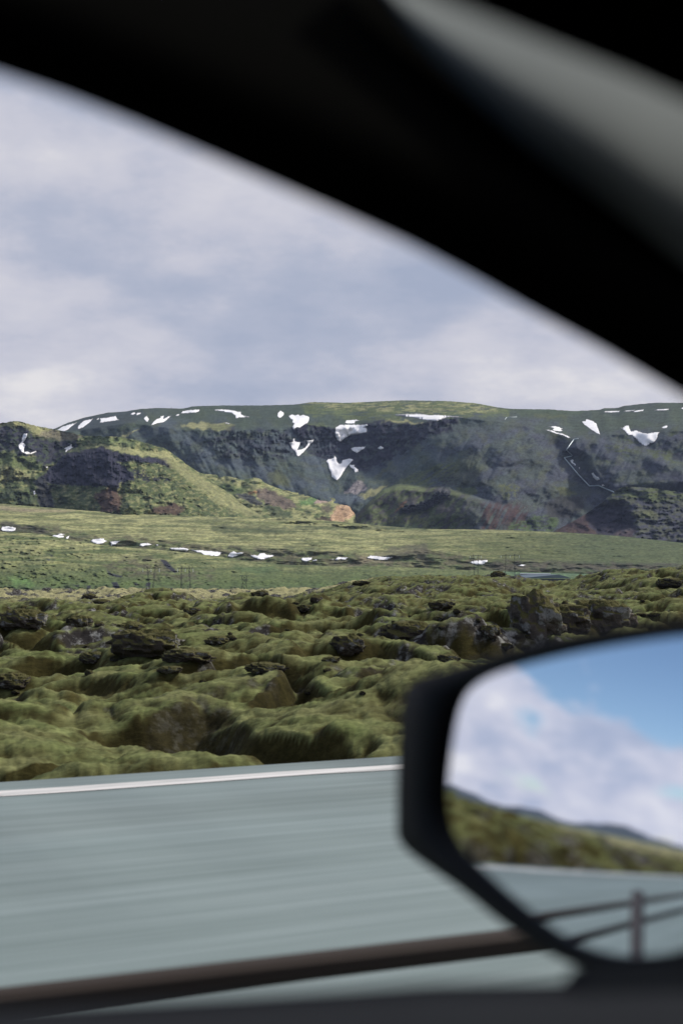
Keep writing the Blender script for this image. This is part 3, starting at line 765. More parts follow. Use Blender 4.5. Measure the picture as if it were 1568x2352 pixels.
BOULDERS = [
    # u centre, v base, width px, height px, label
    (1228, 1462, 128, 104, 'tall grey lava boulder with pale lichen, standing just above the wing mirror'),
    (1375, 1446, 150, 74, 'broad lava boulder splashed with white lichen, right of the tall boulder above the mirror'),
    (1300, 1452, 120, 66, 'mossy brown hump of rock wedged between the two lichen boulders above the mirror'),
    (1143, 1326, 36, 15, 'small dark mossy knob on the skyline of the lava field, left of the low building'),
    (55, 1440, 116, 50, 'dark speckled lava boulder at the left edge of the photo, under the pale moss strip'),
    (182, 1442, 66, 34, 'small dark lava rock just right of the boulder at the left edge'),
    (335, 1500, 165, 66, 'wide dark lava outcrop in the left middle of the moss'),
    (300, 1452, 70, 26, 'flat dark rock at the upper left shoulder of the wide outcrop'),
    (430, 1520, 120, 36, 'low grey lava ledge at the lower right of the wide left outcrop'),
    (800, 1502, 80, 46, 'squat dark lava boulder in the centre of the moss'),
    (935, 1470, 140, 52, 'rugged dark mound of lava left of the wing mirror'),
    (597, 1370, 44, 16, 'pair of dark rocks on the crest where the pale moss strip ends'),
    (205, 1376, 36, 14, 'dark rock poking out of the pale moss strip at left'),
    (30, 1578, 90, 36, 'grey rock low at the left edge of the photo among brown moss'),
    (610, 1545, 100, 26, 'long low lava ledge below the middle of the moss field'),
    (1125, 1462, 50, 30, 'small pointed dark rock just left of the tall lichen boulder'),
    (1012, 1398, 60, 20, 'dark rock on the far side of the rugged mound'),
    (700, 1404, 50, 17, 'flat grey rock in the distant middle of the moss'),
    (440, 1410, 40, 17, 'small dark rock at the foot of the far left moss mound'),
    (1545, 1350, 80, 24, 'dark rocky hump on the far moss rise at the right edge'),
    (760, 1520, 46, 14, 'thin grey rock in front of the squat central boulder'),
    (1030, 1520, 60, 18, 'pale rock in the moss just above the mirror housing corner'),
    (215, 1520, 70, 26, 'dark rock left of the wide left outcrop, half sunk in moss'),
    (500, 1480, 60, 22, 'dark wedge of rock right of the wide left outcrop'),
    (830, 1345, 46, 12, 'dark rock on the upper moss ridge, left of the knob on the skyline'),
    (390, 1545, 60, 18, 'small grey rock in front of the low ledge'),
]
for i, (u, v, wpx, hpx, lab) in enumerate(BOULDERS):
    p, D = hit(u, v - hpx * .12)
    sx = wpx / F * D / 2; sz = hpx / F * D
    me = rock_mesh(i + 3, sx * .95, max(sx * .8, sz * .5), sz * (.62 if i < 3 else .52))
    o = link('lava_boulder', me, M['lichen' if i in (0, 1, 4) else 'lava'])
    o.location = (p.x, p.y, p.z + sz * .2)
    tag(o, lab, 'boulder', 'lava boulders in the moss')
# smaller stones
rs = random.Random(5)
stones = [rock_mesh(60 + k, 1, .8, .7, 3) for k in range(6)]
for k in range(44):
    v = 1380 + (1600 - 1380) * rs.random() ** 1.5; u = rs.uniform(0, 1560)
    if v > 1500 and u > 900: continue
    p, D = hit(u, v)
    if D > 140: continue
    s = rs.uniform(5, 15) / F * D
    o = bpy.data.objects.new('lava_stone', stones[k % 6]); COL.objects.link(o)
    if not stones[k % 6].materials: stones[k % 6].materials.append(M['lava'])
    o.location = (p.x, p.y, p.z + s * .15); o.scale = (s * rs.uniform(.8, 1.5), s, s * rs.uniform(.6, 1.1)); o.rotation_euler = (0, 0, rs.uniform(0, 6.28))
    tag(o, 'small dark lava stone poking out of the green moss', 'stone', 'small stones scattered in the moss')
for me in stones: me.polygons.foreach_set('use_smooth', np.ones(len(me.polygons), bool))

# ================================================================== SNOW PATCHES
def snow(L, pts, label, group, lift=3.):
    pts = [np.array(p) for p in pts]
    out = []
    for i in range(len(pts)):
        a, b = pts[i], pts[(i + 1) % len(pts)]
        n = max(1, int(np.hypot(*(b - a)) / 2.2))
        for k in range(n): out.append(a + (b - a) * k / n)
    out = np.array(out)
    c0 = out.mean(0)
    size = np.ptp(out, 0).min()
    amp = min(1.0, size * .09)
    jx = fbm(out[:, 0] / 3.1, out[:, 1] / 3.1, 2, 401); jy = fbm(out[:, 0] / 3.1 + 7, out[:, 1] / 3.1 + 3, 2, 403)
    out = out + np.stack([jx, jy], -1) * amp
    n = len(out)
    lo, hi = out.min(0), out.max(0)
    st = max(1.4, (hi - lo).max() / 26)
    GX, GY = np.meshgrid(np.arange(lo[0], hi[0], st), np.arange(lo[1], hi[1], st))
    gp = np.stack([GX.ravel(), GY.ravel()], -1)
    m = polymask(gp[:, 0], gp[:, 1], out, .9) > .97
    gp = gp[m]
    allp = np.concatenate([out, gp]) if len(gp) else out
    vs, es, fs, ov, oe, of = delaunay_2d_cdt([Vector(p) for p in allp], [(i, (i + 1) % n) for i in range(n)], [], 1, 1e-4)
    uv = np.array([(p.x, p.y) for p in vs])
    d = L.depth(uv[:, 0], uv[:, 1])
    inner = polymask(uv[:, 0], uv[:, 1], out, 2.4)
    P = PT(uv[:, 0], uv[:, 1], d - lift * (.45 + 1.1 * np.clip(inner - .5, 0, .5)))
    # skirt: sink a copy of the rim into the hillside so the drift has thickness
    PB = PT(uv[:, 0], uv[:, 1], d + lift * 2)
    cnt = {}
    for f in fs:
        for i in range(len(f)):
            e = (f[i], f[(i + 1) % len(f)]); k = tuple(sorted(e)); cnt.setdefault(k, []).append(e)
    V = list(map(tuple, P)); nb = len(V); V += list(map(tuple, PB)); FF = [tuple(f) for f in fs]
    for k, l in cnt.items():
        if len(l) == 1:
            a, b = l[0]; FF.append((b, a, nb + a, nb + b))
    used = sorted({i for f in FF for i in f}); rm = {o: i for i, o in enumerate(used)}
    V = [V[i] for i in used]; FF = [tuple(rm[i] for i in f) for f in FF]
    org = np.mean(V, 0)
    rimv = np.concatenate([np.clip(inner * 2 - 1, 0, 1), np.zeros(nb)])[used]
    me = bpy.data.meshes.new('snow_patch'); me.from_pydata([tuple(np.array(p) - org) for p in V], [], FF); me.update()
    bm = bmesh.new(); bm.from_mesh(me); bmesh.ops.recalc_face_normals(bm, faces=bm.faces[:]); bm.to_mesh(me); bm.free()
    set_f(me, 'rim', rimv)
    o = link('snow_patch', me, M['snow']); o.location = org
    tag(o, label, 'snow patch', group)

GM = 'snow patches on the mountain'; GC = 'snow patches by the left cliff'; GG = 'snow drifts along the gully'
S4 = [
 (z1([(500, 410), (560, 375), (690, 340), (640, 375), (590, 415), (550, 422)]), 'long slanting snow patch at the far left end of the mountain ridge'),
 (z1([(692, 402), (695, 375), (720, 350), (745, 325), (830, 307), (800, 340), (740, 385)]), 'slanting snow patch second from the left end of the ridge'),
 (z1([(858, 312), (880, 300), (886, 312), (862, 320)]), 'tiny snow fleck just left of the ragged snow block on the left ridge'),
 (z1([(882, 346), (895, 330), (890, 305), (950, 298), (1030, 283), (1045, 310), (1062, 320), (1000, 330), (930, 340)]), 'ragged block of snow third from the left end of the ridge'),
 (z1([(1158, 272), (1175, 255), (1200, 250), (1210, 262), (1180, 276)]), 'left one of two small snow flecks high under the left ridge'),
 (z1([(1208, 272), (1225, 253), (1257, 254), (1250, 266), (1220, 278)]), 'right one of two small snow flecks high under the left ridge'),
 (z1([(1280, 305), (1310, 280), (1320, 300), (1330, 320), (1310, 338), (1290, 325)]), 'small snow patch left of the forked snow streak'),
 (z1([(1342, 368), (1370, 330), (1400, 308), (1430, 300), (1430, 285), (1460, 280), (1455, 310), (1500, 285), (1525, 280), (1480, 325), (1450, 340), (1400, 350)]), 'forked snow streak climbing to the right below the cairn'),
 (z2([(90, 262), (105, 240), (160, 230), (255, 225), (257, 240), (220, 253), (130, 262)]), 'neat lens of snow under the ridge, right of the cairn'),
 (z2([(40, 280), (60, 267), (80, 268), (70, 280), (50, 284)]), 'tiny snow fleck at the left tip of the neat snow lens'),
 (z2([(388, 225), (400, 236), (480, 248), (540, 260), (575, 280), (578, 310), (600, 300), (700, 296), (705, 290), (655, 280), (625, 268), (630, 248), (585, 240), (520, 227), (440, 224)]), 'long wavy snow strip with a tail, under the middle left ridge'),
 (z2([(472, 345), (500, 342), (528, 352), (520, 359)]), 'thin white snow fleck at the end of the bright grass ledge'),
 (z2([(947, 285), (955, 255), (975, 238), (1005, 250), (1008, 275), (985, 295), (968, 302)]), 'small round snow patch left of the fan shaped one'),
 (z2([(1048, 280), (1080, 270), (1110, 278), (1135, 268), (1150, 282), (1180, 272), (1230, 290), (1236, 310), (1220, 345), (1190, 360), (1150, 390), (1120, 385), (1095, 410), (1080, 380), (1100, 350), (1080, 345), (1085, 320), (1060, 305)]), 'fan shaped snow patch narrowing downwards, above the cliffs left of centre'),
 (z2([(1050, 520), (1090, 515), (1085, 490), (1105, 482), (1105, 508), (1160, 518), (1140, 560), (1130, 585), (1170, 580), (1200, 560), (1220, 530), (1205, 505), (1225, 500), (1245, 500), (1280, 492), (1260, 520), (1215, 570), (1180, 610), (1140, 645), (1120, 640), (1110, 605), (1080, 575)]), 'V shaped forked snow patch between the dark cliffs'),
 (z2([(1378, 690), (1400, 670), (1450, 660), (1455, 635), (1475, 655), (1480, 690), (1500, 710), (1520, 705)]) + z3([(45, 700), (60, 675), (120, 660), (155, 675), (120, 710), (90, 745), (65, 780), (40, 830), (10, 860)]) + z2([(1475, 858), (1430, 825), (1428, 790), (1410, 760), (1400, 710)]), 'large heart shaped snow patch at the foot of the central cliffs'),
 (z3([(115, 718), (165, 718), (162, 735), (195, 760), (195, 780), (165, 790), (155, 757), (130, 747)]), 'small hooked snow patch right of the heart shaped one'),
 (z3([(75, 350), (90, 322), (180, 316), (210, 325), (170, 335), (160, 353), (110, 354)]), 'small snow cap just above the big bright patch in the centre'),
 (z3([(-10, 420), (-5, 385), (30, 364), (100, 360), (210, 363), (275, 356), (288, 370), (240, 385), (275, 390), (275, 428), (200, 445), (130, 455), (80, 480), (40, 515), (10, 500), (-8, 460)]), 'big bright snow patch high in the centre of the mountain'),
 (z3([(510, 275), (620, 265), (760, 265), (850, 278), (880, 272), (1050, 285), (1145, 298), (1060, 297), (1000, 296), (960, 305), (900, 332), (780, 320), (680, 297), (560, 286)]), 'longest snow band, lying along the brow right of the centre'),
 (z3([(128, 575), (150, 562), (265, 556), (250, 575), (190, 615), (150, 600)]), 'small triangular snow patch in the cliffs right of the heart'),
 (z3([(365, 572), (395, 548), (428, 570), (400, 584)]), 'faint grey snow fleck in the cliffs, right of the triangular patch'),
 (z4([(860, 250), (880, 240), (1005, 237), (1000, 250), (920, 254)]), 'leftmost of the thin snow strips along the right skyline'),
 (z4([(1035, 243), (1060, 235), (1145, 229), (1130, 239), (1050, 247)]), 'second from left of the thin snow strips along the right skyline'),
 (z4([(1120, 249), (1150, 235), (1220, 225), (1215, 239), (1150, 250)]), 'third from left of the thin snow strips along the right skyline'),
 (z4([(1308, 236), (1340, 224), (1440, 219), (1443, 229), (1400, 235)]), 'rightmost long snow strip under the right skyline'),
 (z4([(1548, 216), (1568, 206), (1600, 213), (1570, 226)]), 'snow fleck cut by the right edge of the photo'),
 (z4([(668, 335), (700, 325), (705, 312), (760, 325), (795, 350), (815, 400), (832, 452), (800, 440), (740, 400), (690, 365)]), 'teardrop snow patch pointing down, right of the top of the pipe'),
 (z4([(365, 379), (440, 375), (500, 398), (480, 403), (500, 415), (470, 421), (430, 418), (400, 405), (420, 393)]), 'upper one of two snow streaks left of the teardrop patch'),
 (z4([(338, 404), (390, 407), (440, 428), (500, 443), (555, 468), (565, 480), (545, 484), (500, 458), (430, 440), (390, 426)]), 'lower snow streak running down to the top of the pipe'),
 (z4([(1003, 388), (1035, 390), (1050, 370), (1085, 367), (1095, 400), (1105, 420), (1150, 412), (1200, 430), (1250, 440), (1300, 430), (1360, 425), (1345, 450), (1335, 490), (1300, 525), (1275, 530), (1245, 555), (1210, 545), (1170, 510), (1130, 470), (1105, 455), (1080, 455), (1050, 420)]), 'large winged snow patch near the right edge of the mountain'),
 (z4([(1375, 390), (1390, 378), (1420, 367), (1433, 372), (1425, 390), (1395, 398)]), 'small snow fleck at the right tip of the winged patch'),
 (z4([(560, 680), (580, 668), (595, 675), (590, 695), (615, 715), (610, 730), (580, 710)]), 'narrow snow patch beside the middle bend of the pipe'),
 (z4([(638, 742), (650, 738), (652, 758), (642, 760)]), 'tiny snow fleck below the narrow patch beside the pipe'),
 (z4([(752, 795), (770, 788), (785, 810), (800, 825), (810, 822), (828, 850), (800, 862), (785, 850), (765, 830)]), 'boot shaped snow patch in the hollow right of the pipe'),
 (z4([(838, 900), (855, 892), (873, 905), (850, 912)]), 'tiny snow fleck touching the lower end of the pipe'),
]
for p, l in S4: snow(L4, p, l, GM, 5.)
S3 = [
 (z1([(208, 440), (245, 440), (240, 465), (225, 500), (205, 520), (228, 540), (212, 580), (215, 608), (240, 598), (270, 612), (320, 594), (326, 605), (280, 626), (230, 629), (190, 605), (165, 570), (162, 545), (190, 515), (195, 480)]), 'crooked hook of snow in the dark gully at the left edge'),
 (z1([(563, 580), (595, 560), (620, 548), (638, 532), (642, 558), (662, 560), (630, 577), (600, 592), (585, 612), (578, 602), (588, 582)]), 'small ragged snow patch at the upper left of the dark cliff'),
 (z1([(400, 738), (428, 734), (418, 752)]), 'tiny snow fleck on the grass left of the dark cliff'),
 (z1([(292, 953), (312, 948), (316, 968), (327, 976), (305, 987), (296, 975)]), 'tiny snow fleck low in the dark gully on the left'),
]
for p, l in S3: snow(L3, p, l, GC, 4.)
S2 = [
 (z5([(5, 207), (15, 188), (60, 182), (115, 193), (112, 217), (60, 224), (20, 218)]), 'oval snow drift at the left end of the gully'),
 (z5([(378, 257), (395, 247), (430, 247), (472, 254), (465, 267), (420, 267)]), 'flat snow drift second along the gully from the left'),
 (z5([(418, 241), (450, 236), (480, 244), (450, 251), (430, 249)]), 'small snow drift just above the flat second one in the gully'),
 (z5([(480, 274), (490, 259), (514, 251), (500, 275)]), 'small pointed snow drift right of the flat second one in the gully'),
 (z5([(662, 293), (680, 279), (765, 271), (768, 284), (790, 292), (750, 311), (720, 315), (690, 307)]), 'broad angular snow drift in the left half of the gully'),
 (z5([(803, 297), (850, 292), (884, 290), (850, 316), (815, 328), (815, 306)]), 'wedge of snow just right of the broad angular drift'),
 (z5([(1022, 326), (1035, 309), (1085, 307), (1122, 318), (1090, 326), (1050, 332)]), 'small low snow drift above the left pylons'),
 (z5([(1140, 322), (1150, 317), (1164, 319), (1160, 327)]), 'tiny snow fleck right of the low drift above the pylons'),
 (z5([(1245, 351), (1255, 341), (1350, 341), (1390, 352), (1370, 370), (1300, 363)]), 'left half of the long double snow drift in the gully'),
 (z6([(-170, 356), (-98, 359), (0, 367), (67, 373), (40, 402), (-10, 404), (-70, 396), (-90, 382), (-130, 372)]), 'right half of the long double snow drift in the gully'),
 (z6([(100, 407), (125, 375), (150, 367), (170, 377), (226, 376), (195, 396), (140, 413)]), 'slanted snow drift right of the long double drift'),
 (z6([(265, 395), (300, 394), (325, 400), (345, 381), (375, 379), (385, 391), (452, 397), (430, 409), (370, 427), (340, 427), (300, 416)]), 'boat shaped snow drift in the middle of the gully'),
 (z6([(642, 425), (660, 414), (724, 414), (720, 429), (685, 443), (660, 441)]), 'rounded snow drift right of the middle of the gully'),
 (z6([(725, 433), (760, 426), (760, 438), (735, 441)]), 'small snow fleck beside the rounded drift'),
 (z6([(853, 431), (880, 423), (884, 433)]), 'tiny snow fleck left of the thin ragged drift on bare earth'),
 (z6([(888, 431), (915, 407), (940, 411), (992, 413), (970, 429), (930, 426), (905, 434)]), 'thin ragged snow drift left of the bare earth'),
 (z6([(1125, 416), (1150, 399), (1200, 401), (1250, 409), (1322, 409), (1280, 431), (1220, 431), (1180, 426)]), 'long snow drift right of the bare earth'),
 (z7([(256, 373), (290, 364), (372, 359), (370, 373), (335, 391), (300, 389)]), 'bowl shaped snow drift by the right pylons'),
 (z7([(553, 396), (580, 386), (609, 389), (590, 398)]), 'thin snow fleck right of the right pylons'),
]
for p, l in S2: snow(L2, p, l, GG, 3.)

# ================================================================== PYLONS, PIPE, BUILDING, CAIRN
def mast(mb, a, b, w, n=9):
    """square lattice mast from a to b"""
    a = Vector(a); b = Vector(b); r = .062
    cs = [Vector((sx * w / 2, sy * w / 2, 0)) for sx, sy in ((-1, -1), (1, -1), (1, 1), (-1, 1))]
    for c in cs: mb.tube([a + c, b + c], r, 4)
    for i in range(n):
        p = a.lerp(b, i / n); q = a.lerp(b, (i + 1) / n)
        for k in range(4):
            mb.tube([p + cs[k], q + cs[(k + 1) % 4]], r * .6, 3, False)
def pylon(u0, u1, vtop, vfoot, foot_u, label, lean):
    """two lattice masts carrying one cross beam with three hanging insulators"""
    uc = (u0 + u1) / 2
    D = float(d1(np.array([uc]), np.array([vfoot]))[0])
    base = Vector(PT(uc, vfoot, D))
    root = empty('pylon', base)
    tag(root, label, 'pylon', 'power line pylons on the plain')
    top = [Vector(PT(x, vtop, D)) for x in (u0, u1)]; feet = [Vector(PT(x, vfoot, D)) for x in foot_u]
    W = top[1] - top[0]
    for k in (0, 1):
        mb = MB(); mast(mb, feet[k], top[k] + Vector((0, 0, 1.5)), .7); mb.build('mast', M['lattice'], root)
    mb = MB(); a = top[0] - W * .55; b = top[1] + W * .55
    for dz in (0, .8): mb.tube([a + Vector((0, 0, dz * .6)), b + Vector((0, 0, dz * .6))], .1, 4)
    n = 12
    for i in range(n): mb.tube([a.lerp(b, i / n), a.lerp(b, (i + 1) / n) + Vector((0, 0, .48 if i % 2 else 0))], .05, 3, False)
    mb.build('cross_beam', M['lattice'], root)
    ends = []
    for f in (0, .5, 1):
        p = a.lerp(b, f); mb = MB()
        mb.tube([p, p - Vector((0, 0, .4)), p - Vector((0, 0, 2.2))], [.06, .17, .17], 6); mb.build('insulator', M['insul'], root)
        ends.append(p - Vector((0, 0, 2.2)))
    return ends
E1 = pylon(338, 356, 1306, 1366, (345, 350), 'leftmost pylon, two dark lattice masts meeting at the foot', 1)
E2 = pylon(417, 434, 1306, 1366, (416, 438), 'second pylon from the left, two upright lattice masts', 0)
E4 = pylon(1086, 1098, 1277, 1330, (1090, 1097), 'faint pylon by the bowl shaped snow drift', 0)
E5 = pylon(1161, 1181, 1276, 1330, (1160, 1182), 'pylon right of the bowl shaped snow drift', 0)
def lattice_tower():
    D = 860.; base = Vector(PT(561, 1372, D)); root = empty('pylon', base)
    tag(root, 'third pylon from the left, one squat tapering lattice tower', 'pylon', 'power line pylons on the plain')
    mb = MB(); hgt = 13.; 
    for sx, sy in ((-1, -1), (1, -1), (1, 1), (-1, 1)):
        mb.tube([base + Vector((sx * 2.3, sy * 2.3, 0)), base + Vector((sx * 1.1, sy * 1.1, hgt * .65)), base + Vector((sx * 1.6, sy * .6, hgt))], .07, 4)
    for i in range(6):
        z0, z1_ = hgt * i / 6, hgt * (i + 1) / 6; w0 = 2.3 - 1.1 * min(1, i / 4); w1 = 2.3 - 1.1 * min(1, (i + 1) / 4)
        for sy in (-1, 1):
            mb.tube([base + Vector((-w0, sy * w0, z0)), base + Vector((w1, sy * w1, z1_))], .045, 3, False)
            mb.tube([base + Vector((w0, sy * w0, z0)), base + Vector((-w1, sy * w1, z1_))], .045, 3, False)
    mb.build('tower_frame', M['lattice'], root)
    mb = MB()
    mb.tube([base + Vector((-3, 0, hgt)), base + Vector((3, 0, hgt))], .09, 4); mb.tube([base + Vector((-2.6, 0, hgt - 2.4)), base + Vector((2.6, 0, hgt - 2.4))], .07, 4)
    mb.build('cross_beam', M['lattice'], root)
    return [base + Vector((x, 0, hgt)) for x in (-3, 0, 3)]
E3 = lattice_tower()
def cable(A, B, sag):
    pts = [A.lerp(B, i / 16) - Vector((0, 0, sag * 4 * (i / 16) * (1 - i / 16))) for i in range(17)]
    return pts
mb = MB()
EX = [Vector(PT(1900, 1285 - 3 * k, 1500.)) for k in range(3)]
for k in range(3): mb.tube(cable(E5[k], EX[k], 6), .05, 4)
tag(mb.build('power_cable', M['lattice']), 'thin sagging power cables running right from the right pylons', 'cable')

# zig-zag pipe on the right slope
pp = z4([(636, 486), (596, 492), (530, 586), (586, 639), (510, 656), (640, 810), (735, 908), (818, 904), (870, 928), (950, 961)])
den = []
for (a, b) in zip(pp[:-1], pp[1:]):
    n = max(2, int(math.hypot(b[0] - a[0], b[1] - a[1]) / 4))
    den += [(a[0] + (b[0] - a[0]) * i / n, a[1] + (b[1] - a[1]) * i / n) for i in range(n)]
den.append(pp[-1])
ua = np.array([p[0] for p in den]); va = np.array([p[1] for p in den])
mb = MB(); mb.tube([Vector(p) for p in PT(ua, va, d4(ua, va) - 5)], 1.15, 6)
tag(mb.build('steam_pipe', M['pipe'], None, True), 'long pale zigzag pipe running down the dark right slope', 'pipe', 'pipes on the mountain')
pp = z3([(1503, 318), (1515, 297), (1560, 295)]) + z4([(0, 297), (88, 293)])
ua = np.array([p[0] for p in pp]); va = np.array([p[1] for p in pp])
mb = MB(); mb.tube([Vector(p) for p in PT(ua, va, d4(ua, va) - 6)], .8, 6)
tag(mb.build('steam_pipe', M['pipe'], None, True), 'short bent pale pipe on the plateau edge right of the centre', 'pipe', 'pipes on the mountain')

# low building behind the moss on the right
D = 380.
bl = Vector(PT(1196, 1324, D)); br = Vector(PT(1312, 1324, D)); zt = PT(1250, 1321, D)[2]; ze = PT(1250, 1328, D)[2]
root = empty('warehouse', ((bl.x + br.x) / 2, D + 8, -7)); tag(root, 'low long building with blue grey roof half hidden behind the moss ridge', 'building')
mb = MB(); mb.box(((bl.x + br.x) / 2, D + 8, (ze - 7) / 2 - .1), (br.x - bl.x - .4, 15.6, ze + 6.9)); mb.build('wall', M['wallgrey'], root)
xm = bl.x + (br.x - bl.x) * .6
mb = MB(); mb.add([(bl.x, D, ze), (br.x, D, ze), (xm + 2, D, zt + .15), (bl.x, D + 2, zt + .2), (bl.x, D + 16, ze), (br.x, D + 16, ze), (xm + 2, D + 16, zt + .15), (bl.x, D + 14, zt + .2)],
  [(0, 1, 2, 3), (4, 7, 6, 5), (3, 2, 6, 7), (1, 5, 6, 2), (0, 3, 7, 4), (0, 4, 5, 1)]); mb.build('roof', M['roofblue'], root)
mb = MB(); mb.tube([(bl.x, D - .1 + 2, zt + .35), (xm, D + 1.6, zt + .3)], .16, 5); mb.build('roof_edge', M['white'], root)

cp = Vector(PT(393.5, 938.5, float(d4(np.array([393.5]), np.array([939.]))[0])))
mb = MB()
for k in range(5):
    w = 1.9 - .27 * k; mb.tube([cp + Vector((.1 * (k % 2), 0, k * .85 - .8)), cp + Vector((.1 * (k % 2), 0, k * .85 + .08))], [w * .5, w * .44], 7)
tag(mb.build('cairn', M['lava']), 'small dark stone cairn on the skyline of the left ridge', 'cairn')

# ================================================================== GUARD RAIL beside the car
TR = 1.947
root = empty('guard_rail', CT(0, TR, 0)); tag(root, 'dark metal guard rail with two slim rails, running beside the car', 'guard rail')
for z in (.737, .60):
    mb = MB()
    for a in (-1,):
        pts = [(-.016, -.016), (.016, -.016), (.023, -.008), (.023, .008), (.016, .016), (-.016, .016), (-.023, .008), (-.023, -.008)]
        S = np.linspace(-80, 60, 71); vs = []
        for s in S: vs += [CT(s, TR + p, z + q) for p, q in pts]
        fs = [(i * 8 + k, i * 8 + (k + 1) % 8, (i + 1) * 8 + (k + 1) % 8, (i + 1) * 8 + k) for i in range(len(S) - 1) for k in range(8)]
        mb.add(vs, fs + [tuple(range(8)), tuple((len(S) - 1) * 8 + k for k in range(8))])
    mb.build('rail', M['rail'], root)
ax = (Vector(CD), Vector(CN), Vector((0, 0, 1)))
for k in range(-8, 8):
    s = -3.6 + 9 * k
    mb = MB(); mb.box(CT(s, TR - .075, .40), (.10, .08, .82), ax); mb.box(CT(s, TR - .075, .82), (.075, .06, .03), ax); mb.box(CT(s, TR - .0325, .66), (.06, .012, .2), ax)
    mb.build('post', M['post'], root)

# ================================================================== THE CAR
car = empty('car', CT(-.3, -.35, 0)); tag(car, 'dark car interior with black window frame, grey pillar trim and wing mirror', 'car')
Ef = spl([(-400, 40), (-150, 115), (0, 168), (152, 219), (305, 280), (457, 346), (609, 412), (796, 495), (944, 562), (1091, 640), (1239, 724), (1386, 803), (1568, 911), (1800, 1060), (2000, 1200), (2400, 1490), (3300, 2190), (3700, 2500)], 30)
Af = pl([(-400, -590), (1032, 0), (1239, 84), (1436, 162), (1568, 221), (2000, 420), (2400, 660), (3000, 1180), (3700, 1900)])
def Dd(u, t=.5): return t / (CN[1] + CN[0] * (np.asarray(u, float) - 784) / F)
uu = np.linspace(-400, 3500, 140)

def loft(name, lo, hi, prof, material, parent):
    """skin between two image lines at the door plane, prof = [(k, depth offset)]"""
    rows = []
    for k, dd in prof:
        v = lo(uu) + (hi(uu) - lo(uu)) * k
        rows.append(PT(uu, v, Dd(uu) + dd))
    P = np.array(rows)
    if name == 'pillar_trim':   # the padded end rolls away under the headlining
        q = np.clip((1480 - uu) / 560, 0, 1.2) ** 2 * .045
        P = np.array([PT(uu, lo(uu) + (hi(uu) - lo(uu)) * k, Dd(uu) + dd + q) for k, dd in prof])[:, uu > 840]
    me = np_mesh(name, P, grid_faces(P.shape[0], P.shape[1]))
    return link(name, me, material, parent)
kM = spl([(-400, .99), (850, .99), (890, .90), (944, .80), (1050, .69), (1190, .59), (1568, .44), (2000, .4)], 40)
Mid = lambda u: Ef(u) + (Af(u) - Ef(u)) * kM(u)
ks = np.linspace(0, 1, 14)
loft('window_frame', Ef, Af, [(.0, .07), (.0, .03), (.012, .012), (.04, .002), (.1, -.002), (.3, -.004), (.42, .006), (.6, .04), (.8, .09), (1.02, .15)], M['black'], car)
# padded pillar trim: convex, rolling away towards the windscreen
prof = []
for k in np.linspace(0, 1, 24):
    prof.append((k * 1.08, -.002 - .030 * k + .086 * k ** 2.6))
loft('pillar_trim', Mid, Af, prof, M['trim'], car)

# sun visor: padded slab folded up across the top of the windscreen
def visor():
    us = np.linspace(200, 2500, 60); rows = []
    edge = lambda u: Af(u) + 4
    for k, (dv, dd) in enumerate([(-18, .035), (-3, .028), (3, .014), (0, 0), (-14, -.008), (-120, -.012), (-420, -.02), (-920, -.02)]):
        rows.append(PT(us, edge(us) + dv, np.full_like(us, .40) * (1 + (us - 1400) / 9000) + dd))
    # far face
    rows.insert(0, PT(us, edge(us) - 920, np.full_like(us, .42) + .01))
    P = np.array(rows)
    me = np_mesh('sun_visor', P, grid_faces(P.shape[0], P.shape[1]))
    return link('sun_visor', me, M['black'], car)
visor()

# door: rounded top edge, inner skin towards the camera, outer skin down to the sill
Sf = spl([(-500, 2350), (0, 2318), (180, 2309), (500, 2292), (796, 2275), (980, 2262), (1300, 2258), (1568, 2250), (2100, 2235), (3500, 2200)], 30)
uu2 = np.linspace(-900, 3500, 110)
rows = []
for dv, dd in ((0, .30), (0, .05), (-1, .028), (-2, .014), (0, 0), (10, -.02), (34, -.05), (80, -.085), (170, -.13), (420, -.16)):
    P = PT(uu2, Sf(uu2) + dv, Dd(uu2) + dd)
    if dd > .2: P = PT(uu2, Sf(uu2), Dd(uu2) + .06); P[:, 2] -= .75
    rows.append(P)
me = np_mesh('door', np.array(rows), grid_faces(len(rows), len(uu2)))
door = link('door', me, M['door'], car)

sail = pl([(1200, 2330), (1270, 2285), (1295, 2250), (1325, 2215), (1400, 2212), (1568, 2205), (1800, 2180), (2100, 2110), (2700, 1850), (3000, 1960), (3400, 2215)])
us_ = np.linspace(1225, 3380, 70)
rows = [PT(us_, sail(us_) + dv, Dd(us_) + dd) for dv, dd in ((6, .03), (0, .01), (0, -.012), (12, -.026), (120, -.06), (420, -.1))]
link('mirror_sail', np_mesh('mirror_sail', np.array(rows), grid_faces(6, 70)), M['sail'], door)
# cabin shell: roof lining, far side and rear closed without windows to keep light out, floor, dashboard (all dark); windscreen left open to the light
def slab(mb, s0, s1, t0, t1, z0, z1): mb.box(CT((s0 + s1) / 2, (t0 + t1) / 2, (z0 + z1) / 2), (s1 - s0, t1 - t0, z1 - z0), ax)
mb = MB(); slab(mb, -1.6, .60, -1.3, .40, 1.535, 1.575); mb.build('roof_lining', M['black'], car)  # front edge carried forward and low to shade the pillar trim
mb = MB()
slab(mb, -1.6, 1.0, -1.34, -1.30, .3, 1.60); slab(mb, -1.64, -1.6, -1.3, .48, .3, 1.60); slab(mb, -1.6, -.55, .44, .48, .3, 1.60)
slab(mb, -1.6, 1.3, -1.3, .48, .26, .30)
mb.build('cabin_blackout', M['black'], car)
mb = MB(); slab(mb, .72, 1.45, -1.28, .46, .7, 1.03); mb.build('dashboard', M['black'], car)

